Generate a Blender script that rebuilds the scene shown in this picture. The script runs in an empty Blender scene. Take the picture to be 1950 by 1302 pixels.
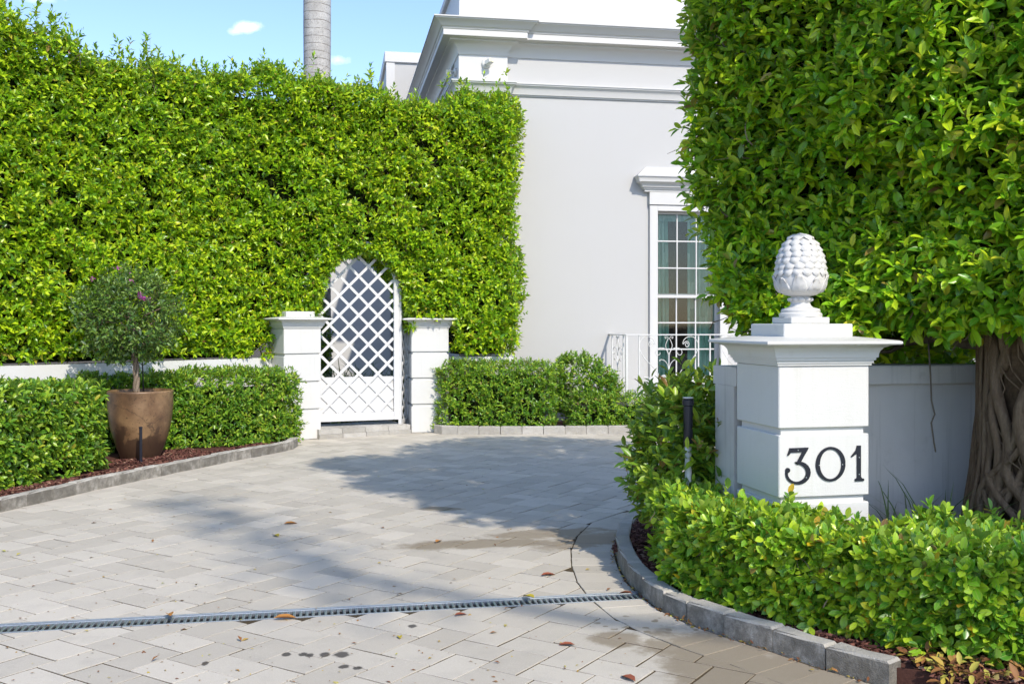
import bpy, bmesh, math, random
import numpy as np
from mathutils import Vector, Matrix

rng = np.random.default_rng(7)
random.seed(7)
R = math.radians
scn = bpy.context.scene
COL = scn.collection

# ------------------------------------------------------------------ camera, sky, sun, exposure
CAM_H = 1.55
F = 1950.0            # focal length in photo pixels (36 mm lens on a 36 mm sensor, 1950 px wide)
HZ = 615.0            # horizon row in the photo
cam_d = bpy.data.cameras.new('camera')
cam = bpy.data.objects.new('camera', cam_d)
COL.objects.link(cam)
cam.location = (0, 0, CAM_H)
cam.rotation_euler = (R(90), 0, 0)
cam_d.lens = 36.0
cam_d.sensor_width = 36.0
cam_d.shift_y = (HZ - 651.0) / 1950.0
cam_d.clip_start = 0.05
cam_d.clip_end = 5000
scn.camera = cam

SUN_AZ = R(152.5)      # clockwise from +Y
SUN_EL = R(42.0)
SUN = Vector((math.sin(SUN_AZ) * math.cos(SUN_EL), math.cos(SUN_AZ) * math.cos(SUN_EL), math.sin(SUN_EL)))
world = bpy.data.worlds.new('World')
scn.world = world
world.use_nodes = True
wn, wl = world.node_tree.nodes, world.node_tree.links
wn.clear()
w_out = wn.new('ShaderNodeOutputWorld')
w_bg = wn.new('ShaderNodeBackground')
w_sky = wn.new('ShaderNodeTexSky')
w_sky.sky_type = 'NISHITA'
w_sky.sun_disc = False
w_sky.sun_elevation = SUN_EL
w_sky.sun_rotation = SUN_AZ
w_sky.air_density = 1.0
w_sky.dust_density = 0.6
w_sky.ozone_density = 2.6
w_bg.inputs['Strength'].default_value = 0.15
# a few small fair-weather clouds, placed by direction
w_tc = wn.new('ShaderNodeTexCoord')
w_sep = wn.new('ShaderNodeSeparateXYZ')
wl.new(w_tc.outputs['Generated'], w_sep.inputs[0])
def wmath(op, a, b=None, clamp=False):
    n = wn.new('ShaderNodeMath'); n.operation = op; n.use_clamp = clamp
    for i, v in enumerate((a, b)):
        if v is None: continue
        if isinstance(v, (int, float)): n.inputs[i].default_value = v
        else: wl.new(v, n.inputs[i])
    return n.outputs[0]
w_y = wmath('MAXIMUM', w_sep.outputs['Y'], 0.02)
w_px = wmath('DIVIDE', w_sep.outputs['X'], w_y)
w_pz = wmath('DIVIDE', w_sep.outputs['Z'], w_y)
w_noise = wn.new('ShaderNodeTexNoise')
w_noise.inputs['Scale'].default_value = 55.0
w_noise.inputs['Detail'].default_value = 6.0
w_noise.inputs['Roughness'].default_value = 0.62
wl.new(w_tc.outputs['Generated'], w_noise.inputs['Vector'])
w_nz = wmath('MULTIPLY', wmath('SUBTRACT', w_noise.outputs['Fac'], 0.5), 2.6)
cl_total = None
for (u, v, ru, rv, amp) in ((474, 53, 36, 12, 1.0), (448, 60, 22, 9, .6), (642, 116, 26, 12, .85), (498, 128, 16, 6, .45), (28, 64, 30, 9, .8), (80, 1, 40, 8, .5), (760, -40, 80, 26, .7), (250, -70, 120, 30, .7)):
    dx = wmath('DIVIDE', wmath('SUBTRACT', w_px, (u - 975) / F), ru / F)
    dz = wmath('DIVIDE', wmath('SUBTRACT', w_pz, (HZ - v) / F), rv / F)
    r2 = wmath('SQRT', wmath('ADD', wmath('MULTIPLY', dx, dx), wmath('MULTIPLY', dz, dz)))
    m = wmath('ADD', wmath('SUBTRACT', 1.0, r2), wmath('MULTIPLY', w_nz, 1.0))
    m = wmath('MULTIPLY', wmath('MULTIPLY', m, .75, True), amp)
    # no cloud farther out than ~1.8 radii
    m = wmath('MULTIPLY', m, wmath('SUBTRACT', 1.9, r2, True))
    cl_total = m if cl_total is None else wmath('MAXIMUM', cl_total, m)
w_mix = wn.new('ShaderNodeMixRGB')
w_mix.inputs['Color2'].default_value = (6.2, 6.4, 6.7, 1)
wl.new(wmath('MULTIPLY', cl_total, 0.92, True), w_mix.inputs['Fac'])
w_tint = wn.new('ShaderNodeMixRGB'); w_tint.blend_type = 'MULTIPLY'; w_tint.inputs[0].default_value = 1.0
w_tint.inputs['Color2'].default_value = (.91, .92, 1.0, 1)
wl.new(w_sky.outputs[0], w_tint.inputs['Color1'])
wl.new(w_tint.outputs[0], w_mix.inputs['Color1'])
wl.new(w_mix.outputs[0], w_bg.inputs['Color'])
wl.new(w_bg.outputs[0], w_out.inputs['Surface'])

sun_d = bpy.data.lights.new('sun', 'SUN')
sun_d.energy = 2.45
sun_d.angle = R(0.55)
sun_d.color = (1.0, 0.92, 0.79)
sun_o = bpy.data.objects.new('sun', sun_d)
COL.objects.link(sun_o)
sun_o.rotation_euler = SUN.to_track_quat('Z', 'Y').to_euler()

scn.view_settings.view_transform = 'Standard'
scn.view_settings.look = 'None'
scn.view_settings.exposure = 0.87
scn.view_settings.gamma = 1.0
scn.view_settings.use_curve_mapping = False
scn.render.engine = 'CYCLES'
scn.cycles.max_bounces = 8
scn.cycles.diffuse_bounces = 4
scn.cycles.glossy_bounces = 3
scn.cycles.transmission_bounces = 4
scn.cycles.transparent_max_bounces = 8
scn.cycles.caustics_reflective = False
scn.cycles.caustics_refractive = False
scn.cycles.use_denoising = True
scn.cycles.use_adaptive_sampling = True
scn.cycles.adaptive_threshold = 0.025

# ------------------------------------------------------------------ helpers
def proj(p):
    """photo pixel of a world point"""
    return 975 + F * p[0] / p[1], HZ - F * (p[2] - CAM_H) / p[1]

class MB:
    """collects shapes into one mesh"""
    def __init__(self): self.v = []; self.f = []
    def add(self, vs, fs):
        n = len(self.v)
        self.v += [tuple(p) for p in vs]
        self.f += [tuple(i + n for i in f) for f in fs]
        return self
    def box(self, c, half, M=None, bev=0.0):
        """box round c, half sizes, axes in the columns of 3x3 M"""
        hx, hy, hz = half
        c = Vector(c)
        M = M or Matrix.Identity(3)
        if bev <= 0:
            pts = [(-hx, -hy, -hz), (hx, -hy, -hz), (hx, hy, -hz), (-hx, hy, -hz), (-hx, -hy, hz), (hx, -hy, hz), (hx, hy, hz), (-hx, hy, hz)]
            fs = [(0, 3, 2, 1), (4, 5, 6, 7), (0, 1, 5, 4), (1, 2, 6, 5), (2, 3, 7, 6), (3, 0, 4, 7)]
        else:
            b = min(bev, hx * .45, hy * .45, hz * .45)
            pts, idx = [], {}
            for sx in (-1, 1):
                for sy in (-1, 1):
                    for sz in (-1, 1):
                        for a in range(3):
                            q = [sx * (hx - b), sy * (hy - b), sz * (hz - b)]
                            q[a] = (sx * hx, sy * hy, sz * hz)[a]
                            idx[(sx, sy, sz, a)] = len(pts); pts.append(tuple(q))
            fs = []
            I = lambda sx, sy, sz, a: idx[(sx, sy, sz, a)]
            for s in (-1, 1):
                q = [I(s, -1, -1, 0), I(s, 1, -1, 0), I(s, 1, 1, 0), I(s, -1, 1, 0)]; fs.append(q if s > 0 else q[::-1])
                q = [I(-1, s, -1, 1), I(-1, s, 1, 1), I(1, s, 1, 1), I(1, s, -1, 1)]; fs.append(q if s > 0 else q[::-1])
                q = [I(-1, -1, s, 2), I(1, -1, s, 2), I(1, 1, s, 2), I(-1, 1, s, 2)]; fs.append(q if s > 0 else q[::-1])
            for s in (-1, 1):
                for t in (-1, 1):
                    q = [I(s, t, -1, 0), I(s, t, -1, 1), I(s, t, 1, 1), I(s, t, 1, 0)]; fs.append(q if s * t > 0 else q[::-1])
                    q = [I(s, -1, t, 2), I(s, -1, t, 0), I(s, 1, t, 0), I(s, 1, t, 2)]; fs.append(q[::-1] if s * t < 0 else q)
                    q = [I(-1, s, t, 1), I(-1, s, t, 2), I(1, s, t, 2), I(1, s, t, 1)]; fs.append(q if s * t > 0 else q[::-1])
            for sx in (-1, 1):
                for sy in (-1, 1):
                    for sz in (-1, 1):
                        q = [I(sx, sy, sz, 0), I(sx, sy, sz, 1), I(sx, sy, sz, 2)]
                        fs.append(q if sx * sy * sz > 0 else q[::-1])
        return self.add([c + M @ Vector(p) for p in pts], fs)
    def prism(self, poly, z0, z1):
        n = len(poly)
        vs = [(x, y, z0) for x, y in poly] + [(x, y, z1) for x, y in poly]
        fs = [tuple(range(n - 1, -1, -1)), tuple(range(n, 2 * n))] + [(i, (i + 1) % n, n + (i + 1) % n, n + i) for i in range(n)]
        return self.add(vs, fs)
    def lathe(self, prof, c=(0, 0, 0), seg=32, cap=True):
        c = Vector(c); n = len(prof); vs = []
        for r, z in prof:
            for k in range(seg):
                a = 2 * math.pi * k / seg
                vs.append(c + Vector((r * math.cos(a), r * math.sin(a), z)))
        fs = [(i * seg + k, i * seg + (k + 1) % seg, (i + 1) * seg + (k + 1) % seg, (i + 1) * seg + k) for i in range(n - 1) for k in range(seg)]
        if cap:
            fs.append(tuple(range(seg - 1, -1, -1)))
            fs.append(tuple((n - 1) * seg + k for k in range(seg)))
        return self.add(vs, fs)
    def tube(self, pts, rad, seg=6, cap=True):
        pts = [Vector(p) for p in pts]
        n = len(pts)
        rs = [rad] * n if isinstance(rad, (int, float)) else list(rad)
        up = Vector((0, 0, 1))
        t0 = (pts[1] - pts[0]).normalized()
        if abs(t0.z) > .95: up = Vector((1, 0, 0))
        x = t0.cross(up).normalized()
        vs = []
        for i, p in enumerate(pts):
            t = (pts[min(i + 1, n - 1)] - pts[max(i - 1, 0)])
            t = t.normalized() if t.length > 1e-9 else t0
            x = (x - t * x.dot(t)).normalized()
            y = t.cross(x)
            for k in range(seg):
                a = 2 * math.pi * k / seg
                vs.append(p + (x * math.cos(a) + y * math.sin(a)) * rs[i])
        fs = [(i * seg + k, i * seg + (k + 1) % seg, (i + 1) * seg + (k + 1) % seg, (i + 1) * seg + k) for i in range(n - 1) for k in range(seg)]
        if cap:
            fs.append(tuple(range(seg - 1, -1, -1))); fs.append(tuple((n - 1) * seg + k for k in range(seg)))
        return self.add(vs, fs)
    def sweep(self, path, prof, closed_prof=True):
        """prof [(out, z)] swept along a plan polyline; outward = right-hand side of travel"""
        n, m = len(path), len(prof)
        P = [Vector((a, b)) for a, b in path]
        vs = []
        for i in range(n):
            d1 = (P[i] - P[i - 1]).normalized() if i else None
            d2 = (P[i + 1] - P[i]).normalized() if i < n - 1 else None
            n1 = Vector((d1.y, -d1.x)) if d1 else None
            n2 = Vector((d2.y, -d2.x)) if d2 else None
            if n1 is None: mit = n2
            elif n2 is None: mit = n1
            else:
                mit = (n1 + n2); mit = mit / max(.15, mit.dot(n1))
            for o, z in prof:
                q = P[i] + mit * o
                vs.append((q.x, q.y, z))
        fs = []
        for i in range(n - 1):
            for k in range(m if closed_prof else m - 1):
                k2 = (k + 1) % m
                fs.append((i * m + k, (i + 1) * m + k, (i + 1) * m + k2, i * m + k2))
        if closed_prof:
            fs.append(tuple(range(m))); fs.append(tuple((n - 1) * m + k for k in range(m - 1, -1, -1)))
        return self.add(vs, fs)
    def mesh(self, name, off=(0, 0, 0), smooth=False, fix=True):
        me = bpy.data.meshes.new(name)
        o = Vector(off)
        me.from_pydata([(p[0] - o.x, p[1] - o.y, p[2] - o.z) for p in self.v], [], self.f)
        if fix:
            bm = bmesh.new(); bm.from_mesh(me)
            bmesh.ops.recalc_face_normals(bm, faces=bm.faces)
            bm.to_mesh(me); bm.free()
        if smooth:
            me.polygons.foreach_set('use_smooth', [True] * len(me.polygons))
        return me

def wloc(o):
    v = Vector((0, 0, 0))
    while o is not None:
        v += o.location; o = o.parent
    return v
def tag(o, label=None, cat=None, group=None, kind=None):
    if label: o['label'] = label
    if cat: o['category'] = cat
    if group: o['group'] = group
    if kind: o['kind'] = kind
    return o
def link(name, me, mat=None, parent=None, loc=(0, 0, 0)):
    o = bpy.data.objects.new(name, me)
    COL.objects.link(o)
    o.parent = parent
    o.location = loc
    if mat is not None and me is not None and not me.materials: me.materials.append(mat)
    return o
def obj(name, mb, mat, parent=None, smooth=False, fix=True, auto=None):
    """one mesh object out of world-space shapes"""
    off = wloc(parent) if parent is not None else Vector((0, 0, 0))
    me = mb.mesh(name, off, smooth, fix)
    o = link(name, me, mat, parent)
    if auto is not None: smooth_by_angle(me, auto)
    return o
def smooth_by_angle(me, deg):
    bm = bmesh.new(); bm.from_mesh(me)
    for f in bm.faces: f.smooth = True
    c = math.cos(R(deg))
    for e in bm.edges:
        if len(e.link_faces) == 2 and e.link_faces[0].normal.dot(e.link_faces[1].normal) < c: e.smooth = False
    bm.to_mesh(me); bm.free()
def thing(name, loc, label, cat, group=None):
    e = bpy.data.objects.new(name, None)
    COL.objects.link(e); e.location = loc; e.empty_display_size = .1
    return tag(e, label, cat, group)
def rotz(a): return Matrix.Rotation(a, 3, 'Z')

# ------------------------------------------------------------------ materials
class NT:
    def __init__(self, name):
        self.m = bpy.data.materials.new(name); self.m.use_nodes = True
        self.n = self.m.node_tree.nodes; self.l = self.m.node_tree.links
        self.n.clear()
        self.out = self.n.new('ShaderNodeOutputMaterial')
    def new(self, t, **kw):
        n = self.n.new(t)
        for k, v in kw.items(): setattr(n, k, v)
        return n
    def set(self, sock, v):
        if hasattr(v, 'is_output') or isinstance(v, bpy.types.NodeSocket): self.l.new(v, sock)
        elif isinstance(v, (tuple, list)) and len(v) == 3 and sock.type == 'RGBA': sock.default_value = (*v, 1)
        else: sock.default_value = v
    def math(self, op, a, b=None, clamp=False):
        n = self.new('ShaderNodeMath', operation=op, use_clamp=clamp)
        self.set(n.inputs[0], a)
        if b is not None: self.set(n.inputs[1], b)
        return n.outputs[0]
    def mix(self, f, a, b, blend='MIX'):
        n = self.new('ShaderNodeMixRGB', blend_type=blend)
        self.set(n.inputs[0], f); self.set(n.inputs[1], a); self.set(n.inputs[2], b)
        return n.outputs[0]
    def pos(self): return self.new('ShaderNodeNewGeometry').outputs['Position']
    def noise(self, scale, detail=3, rough=.55, vec=None, dim='3D'):
        n = self.new('ShaderNodeTexNoise')
        self.set(n.inputs['Scale'], scale); self.set(n.inputs['Detail'], detail); self.set(n.inputs['Roughness'], rough)
        self.set(n.inputs['Vector'], vec if vec is not None else self.pos())
        return n.outputs['Fac']
    def ramp(self, f, stops, interp='LINEAR'):
        n = self.new('ShaderNodeValToRGB'); self.set(n.inputs[0], f)
        r = n.color_ramp; r.interpolation = interp
        while len(r.elements) < len(stops): r.elements.new(.5)
        for e, (p, c) in zip(r.elements, stops):
            e.position = p; e.color = (*c, 1) if len(c) == 3 else c
        return n.outputs[0]
    def step(self, f, a, b):
        n = self.new('ShaderNodeMapRange'); n.interpolation_type = 'SMOOTHSTEP'
        self.set(n.inputs[0], f); self.set(n.inputs[1], a); self.set(n.inputs[2], b)
        return n.outputs[0]
    def bump(self, h, strength=.3, dist=.01, normal=None):
        n = self.new('ShaderNodeBump'); self.set(n.inputs['Height'], h)
        n.inputs['Strength'].default_value = strength; n.inputs['Distance'].default_value = dist
        if normal is not None: self.l.new(normal, n.inputs['Normal'])
        return n.outputs[0]
    def pbr(self, col, rough=.6, spec=.4, normal=None, metal=0.0):
        p = self.new('ShaderNodeBsdfPrincipled')
        self.set(p.inputs['Base Color'], col); self.set(p.inputs['Roughness'], rough)
        self.set(p.inputs['Specular IOR Level'], spec); self.set(p.inputs['Metallic'], metal)
        if normal is not None: self.l.new(normal, p.inputs['Normal'])
        return p.outputs[0]
    def done(self, sh):
        self.l.new(sh, self.out.inputs['Surface']); return self.m
    def ellipse(self, pos, cx, cy, rx, ry, rot=0.0, wob=None, amp=.6, soft=.25):
        """1 inside an uneven blot on the ground, 0 outside"""
        m = self.new('ShaderNodeMapping', vector_type='TEXTURE')
        self.l.new(pos, m.inputs[0])
        m.inputs['Location'].default_value = (cx, cy, 0); m.inputs['Rotation'].default_value = (0, 0, rot)
        m.inputs['Scale'].default_value = (rx, ry, 1000.0)
        ln = self.new('ShaderNodeVectorMath', operation='LENGTH'); self.l.new(m.outputs[0], ln.inputs[0])
        d = ln.outputs['Value']
        if wob is not None: d = self.math('ADD', d, self.math('MULTIPLY', self.math('SUBTRACT', wob, .5), amp))
        return self.step(d, 1.0 + soft * .5, 1.0 - soft * .5)

def mat_paint(name, col, rough=.55, stain=.10, brush=0.0, bump=.15, dirt=(.45, .44, .40), streak=False):
    t = NT(name); p = t.pos()
    n1 = t.noise(1.3, 4, .6); n2 = t.noise(9, 4, .6)
    f = t.step(n1, .45, .8)
    c = t.mix(t.math('MULTIPLY', f, stain), col, dirt)
    f2 = t.math('MULTIPLY', t.step(n2, .58, .8), stain * .7)
    c = t.mix(f2, c, dirt)
    if streak:
        m = t.new('ShaderNodeMapping'); t.l.new(p, m.inputs[0]); m.inputs['Scale'].default_value = (22, 22, .8)
        s = t.noise(1.0, 4, .6, m.outputs[0])
        c = t.mix(t.math('MULTIPLY', t.step(s, .52, .78), stain * 1.3), c, dirt)
    h = t.noise(140, 3, .6)
    if brush:
        m = t.new('ShaderNodeMapping'); t.l.new(p, m.inputs[0]); m.inputs['Scale'].default_value = (18, 18, 260)
        h = t.math('ADD', h, t.math('MULTIPLY', t.noise(1.0, 3, .6, m.outputs[0]), brush))
    return t.done(t.pbr(c, rough, .35, t.bump(h, bump, .004)))

def mat_leaf(name, stops, src='island', rough=.31, spec=.55, trans=.36, rib=None, tcol=(1.35, 1.25, .5)):
    t = NT(name)
    if src == 'island': r = t.new('ShaderNodeNewGeometry').outputs['Random Per Island']
    else: r = t.new('ShaderNodeObjectInfo').outputs['Random']
    c = t.ramp(r, stops)
    big = t.noise(.55, 4, .62)
    c = t.mix(t.math('MULTIPLY', t.step(big, .40, .70), .55), c, t.mix(1.0, c, (.58, .78, .9), 'MULTIPLY'))
    if rib:
        uv = t.new('ShaderNodeUVMap') if src == 'island' else t.new('ShaderNodeTexCoord')
        sx = t.new('ShaderNodeSeparateXYZ'); t.l.new(uv.outputs['UV' if src == 'island' else 'Object'], sx.inputs[0])
        ax = t.math('ABSOLUTE', sx.outputs[0])
        c = t.mix(t.math('MULTIPLY', t.step(ax, .03, .008), .55), c, rib)
        c = t.mix(t.math('MULTIPLY', t.step(ax, .15, .22), .3), c, rib)
    back = t.new('ShaderNodeNewGeometry').outputs['Backfacing']
    c = t.mix(t.math('MULTIPLY', back, .45), c, (.20, .27, .10))
    sh1 = t.pbr(c, rough, spec)
    tr = t.new('ShaderNodeBsdfTranslucent')
    t.set(tr.inputs[0], t.mix(1.0, c, tcol, 'MULTIPLY'))
    mx = t.new('ShaderNodeMixShader'); mx.inputs[0].default_value = trans
    t.l.new(sh1, mx.inputs[1]); t.l.new(tr.outputs[0], mx.inputs[2])
    return t.done(mx.outputs[0])

def mat_bark(name, c1, c2, scale=14, bump=.6, stretch=(1, 1, .25)):
    t = NT(name); p = t.pos()
    m = t.new('ShaderNodeMapping'); t.l.new(p, m.inputs[0]); m.inputs['Scale'].default_value = stretch
    n = t.noise(scale, 5, .65, m.outputs[0]); n2 = t.noise(scale * 5, 4, .7, m.outputs[0])
    c = t.ramp(n, ((.3, c1), (.7, c2)))
    c = t.mix(t.math('MULTIPLY', n2, .5), c, tuple(x * .45 for x in c1))
    return t.done(t.pbr(c, .85, .2, t.bump(t.math('ADD', n, t.math('MULTIPLY', n2, .5)), bump, .02)))

def mat_plain(name, col, rough=.5, spec=.4, metal=0.0, var=.15, scale=30, bump=.0):
    t = NT(name)
    n = t.noise(scale, 4, .6)
    c = t.mix(t.math('MULTIPLY', n, var), col, tuple(x * .4 for x in col))
    return t.done(t.pbr(c, rough, spec, t.bump(n, bump, .004) if bump else None, metal))

# paving: pale concrete setts with damp, drip and oil marks that lie where the photograph has them
OIL = [(545, 1245, 9, 4), (577, 1245, 8, 4), (589, 1247, 8, 4), (618, 1246, 10, 4.2), (650, 1245, 15, 5.5), (655, 1269, 10, 3.6), (681, 1271, 8, 3.4), (785, 1192, 8, 3.5), (390, 1262, 6, 4)]
DAMP = [(.98, 4.80, .42, .30, -.9), (1.25, 4.55, .40, .25, -.9), (1.0, 4.5, .32, .35, .2), (-.22, 7.2, .62, .14, .15), (.25, 7.55, .45, .16, .3), (-.59, 8.56, .17, .085, 0), (.52, 5.02, .13, .12, .2), (.60, 7.35, .5, .2, .6)]
def mat_paver(name, src):
    t = NT(name); p = t.pos()
    if src == 'island': r = t.new('ShaderNodeNewGeometry').outputs['Random Per Island']
    else: r = t.new('ShaderNodeObjectInfo').outputs['Random']
    c = t.ramp(r, ((0, (.425, .385, .32)), (.35, (.475, .432, .362)), (.7, (.51, .465, .39)), (1, (.56, .51, .43))))
    big = t.noise(.55, 4, .6)
    c = t.mix(t.math('MULTIPLY', t.step(big, .42, .72), .28), c, (.58, .53, .45))
    med = t.noise(4.5, 5, .65)
    c = t.mix(t.math('MULTIPLY', t.step(med, .48, .75), .34), c, (.33, .305, .265))
    grit = t.noise(190, 3, .7)
    c = t.mix(t.math('MULTIPLY', t.step(grit, .52, .75), .35), c, (.25, .24, .22))
    c = t.mix(t.math('MULTIPLY', t.step(grit, .46, .3), .25), c, (.78, .77, .74))
    wob = t.noise(5.5, 5, .7)
    damp = None
    for (x, y, rx, ry, ro) in DAMP:
        e = t.ellipse(p, x, y, rx, ry, ro, wob, 1.8, .55)
        damp = e if damp is None else t.math('MAXIMUM', damp, e)
    # drips beyond the damp by the kerb
    vor = t.new('ShaderNodeTexVoronoi'); vor.inputs['Scale'].default_value = 15; t.l.new(p, vor.inputs['Vector'])
    drip = t.math('MULTIPLY', t.step(vor.outputs['Distance'], .33, .27), t.ellipse(p, .75, 5.15, .38, .28, -.4, wob, .8, .3))
    drip = t.math('MULTIPLY', drip, t.step(t.noise(9, 2), .45, .52))
    damp = t.math('MAXIMUM', damp, drip)
    c = t.mix(t.math('MULTIPLY', damp, .74), c, (.20, .155, .10))
    oil = None
    wob2 = t.noise(30, 3, .6)
    for (u, v, ru, rv) in OIL:
        y = CAM_H * F / (v - HZ); x = (u - 975) / F * y
        e = t.ellipse(p, x, y, ru / F * y, rv * y * y / (F * CAM_H), 0, wob2, 1.1, .5)
        oil = e if oil is None else t.math('MAXIMUM', oil, e)
    c = t.mix(t.math('MULTIPLY', oil, .85), c, (.03, .027, .026))
    rgh = t.math('SUBTRACT', .88, t.math('MULTIPLY', damp, .25))
    h = t.math('ADD', t.math('MULTIPLY', grit, .6), t.math('MULTIPLY', med, 1.2))
    return t.done(t.pbr(c, rgh, .3, t.bump(h, .35, .006)))

def mat_kerb(name, dark):
    t = NT(name); r = t.new('ShaderNodeObjectInfo').outputs['Random']
    c = t.ramp(r, ((0, (.28, .26, .225)), (.5, (.38, .355, .31)), (1, (.48, .445, .39)))) if dark else t.ramp(r, ((0, (.40, .375, .33)), (.5, (.48, .455, .41)), (1, (.56, .53, .48))))
    n = t.noise(7, 5, .7); g = t.noise(130, 3, .7)
    c = t.mix(t.math('MULTIPLY', t.step(n, .45, .7), .6 if dark else .35), c, (.13, .125, .115) if dark else (.27, .25, .21))
    c = t.mix(t.math('MULTIPLY', t.step(n, .46, .3), .4), c, (.62, .60, .56))
    c = t.mix(t.math('MULTIPLY', t.step(g, .5, .75), .4), c, (.12, .115, .1))
    if dark:      # upright faces blotched darker, tops paler
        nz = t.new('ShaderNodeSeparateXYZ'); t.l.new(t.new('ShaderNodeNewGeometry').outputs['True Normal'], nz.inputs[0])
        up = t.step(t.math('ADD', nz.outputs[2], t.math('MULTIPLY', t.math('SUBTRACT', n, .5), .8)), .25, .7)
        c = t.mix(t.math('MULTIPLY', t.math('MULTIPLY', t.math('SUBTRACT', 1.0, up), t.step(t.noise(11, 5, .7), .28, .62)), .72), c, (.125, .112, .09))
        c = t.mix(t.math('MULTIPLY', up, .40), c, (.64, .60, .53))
    return t.done(t.pbr(c, .9, .25, t.bump(t.math('ADD', g, t.math('MULTIPLY', n, 2)), .8, .012)))

M = {}
M['wall'] = mat_paint('house_wall_paint', (.475, .470, .460), .6, .09, 0, .32, streak=True)
M['trim'] = mat_paint('house_trim_paint', (.59, .583, .57), .5, .05, 0, .06)
M['pillar'] = mat_paint('pillar_paint', (.63, .622, .60), .5, .26, .9, .28, (.50, .49, .44), streak=True)
M['cap'] = mat_paint('pillar_cap_paint', (.63, .625, .60), .55, .34, .3, .25, (.42, .40, .35))
M['stone_white'] = mat_paint('finial_paint', (.61, .60, .58), .6, .30, 0, .3, (.45, .42, .36))
M['gwall'] = mat_paint('garden_wall_paint', (.65, .645, .63), .6, .12, 0, .2)
M['greywall'] = mat_paint('boundary_wall_paint', (.56, .54, .51), .65, .42, 0, .3, (.26, .25, .22), streak=True)
M['gate'] = mat_paint('gate_paint', (.65, .645, .635), .4, .05, 0, .05)
M['iron'] = mat_paint('railing_paint', (.64, .635, .62), .4, .12, 0, .1)
M['paver_one'] = mat_paver('paver_single', 'object')
M['paver_field'] = mat_paver('paver_field', 'island')
M['joint'] = mat_plain('joint_sand', (.11, .082, .05), .95, .1, 0, .9, 9, .4)
M['kerb_dark'] = mat_kerb('kerb_weathered', True)
M['kerb_pale'] = mat_kerb('kerb_pale', False)
M['mulch'] = mat_plain('mulch_soil', (.11, .05, .038), .95, .15, 0, .8, 60, .8)
M['black'] = mat_plain('black_metal', (.011, .012, .022), .38, .5, 0, .3, 60)
M['pvc'] = mat_plain('white_pvc', (.68, .68, .66), .4, .4, 0, .35, 12)
M['steel'] = mat_plain('galvanised_steel', (.50, .54, .57), .42, .5, .85, .35, 40)
M['channel'] = mat_plain('drain_channel', (.045, .04, .035), .9, .2, 0, .5, 30)
M['soil'] = mat_plain('ground_soil', (.12, .10, .07), .95, .1, 0, .6, 3, .3)
M['core'] = mat_plain('shade_core_dark', (.024, .034, .012), .95, .05, 0, .6, 14, .8)  # near-black colour stands in for the shade between the leaves
M['twig'] = mat_bark('twig_bark', (.19, .14, .10), (.34, .27, .20), 30, .4)
M['ficus_bark'] = mat_bark('ficus_bark', (.075, .045, .025), (.19, .125, .072), 12, 1.0, (1, 1, .8))
M['root'] = mat_bark('aerial_root_bark', (.15, .095, .055), (.31, .22, .14), 26, .9)
M['limb'] = mat_bark('limb_bark', (.10, .08, .06), (.20, .165, .12), 16, .7)

def palette(dark, mid, bright, odd=None):
    s = [(0, dark), (.22, tuple((a + b) / 2 for a, b in zip(dark, mid))), (.46, mid), (.78, bright)]
    s += [(.955, bright), (.98, odd), (1.0, (.24, .12, .05))] if odd else [(1.0, bright)]
    return s
PAL_TALL = palette((.09, .24, .012), (.305, .53, .014), (.61, .76, .025), (.68, .60, .06))
PAL_FICUS = palette((.09, .27, .015), (.31, .60, .018), (.66, .82, .03), (.74, .64, .06))
PAL_FRONT = palette((.08, .25, .022), (.27, .52, .026), (.55, .72, .04), (.72, .46, .02))
PAL_LOW = palette((.075, .20, .024), (.19, .38, .03), (.40, .56, .045), (.52, .48, .06))
PAL_VIB = palette((.08, .19, .022), (.21, .38, .028), (.45, .58, .045), (.36, .2, .05))
PAL_BOUG = palette((.03, .085, .016), (.075, .165, .024), (.18, .29, .04))
M['lf_tall'] = mat_leaf('tall_hedge_leaf', PAL_TALL)
M['lf_ficus'] = mat_leaf('ficus_leaf', PAL_FICUS, rib=(.30, .40, .06))
M['lf_ficus1'] = mat_leaf('ficus_leaf_single', PAL_FICUS, 'object', rib=(.30, .40, .06))
M['lf_front'] = mat_leaf('front_hedge_leaf', PAL_FRONT, rough=.3, rib=(.36, .44, .12))
M['lf_front1'] = mat_leaf('front_hedge_leaf_single', PAL_FRONT, 'object', rough=.3, rib=(.36, .44, .12))
M['lf_low'] = mat_leaf('low_hedge_leaf', PAL_LOW, rough=.33)
M['lf_vib'] = mat_leaf('laurel_leaf', PAL_VIB, rough=.35, rib=(.22, .30, .08))
M['lf_vib1'] = mat_leaf('laurel_leaf_single', PAL_VIB, 'object', rough=.35, rib=(.22, .30, .08))
M['lf_boug'] = mat_leaf('small_tree_leaf', PAL_BOUG, rough=.45, trans=.2)
M['lf_strap'] = mat_leaf('strap_leaf', palette((.016, .045, .012), (.035, .09, .018), (.08, .16, .03)), rough=.4, trans=.15)
M['lf_grass'] = mat_leaf('lawn_blade', palette((.05, .13, .012), (.10, .22, .018), (.17, .30, .03)), rough=.6)
M['lf_dry'] = mat_leaf('dry_leaf', ((0, (.10, .04, .02)), (.3, (.26, .10, .035)), (.6, (.38, .18, .06)), (.8, (.52, .36, .06)), (1, (.45, .42, .08))), rough=.6, spec=.3, trans=.12)
M['lf_palm'] = mat_leaf('palm_frond_leaf', palette((.03, .08, .015), (.07, .15, .02), (.12, .2, .03)))
M['bract'] = mat_leaf('purple_bract', ((0, (.35, .02, .30)), (1, (.55, .06, .42))), rough=.6, trans=.3, tcol=(1, 1, 1))

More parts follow.
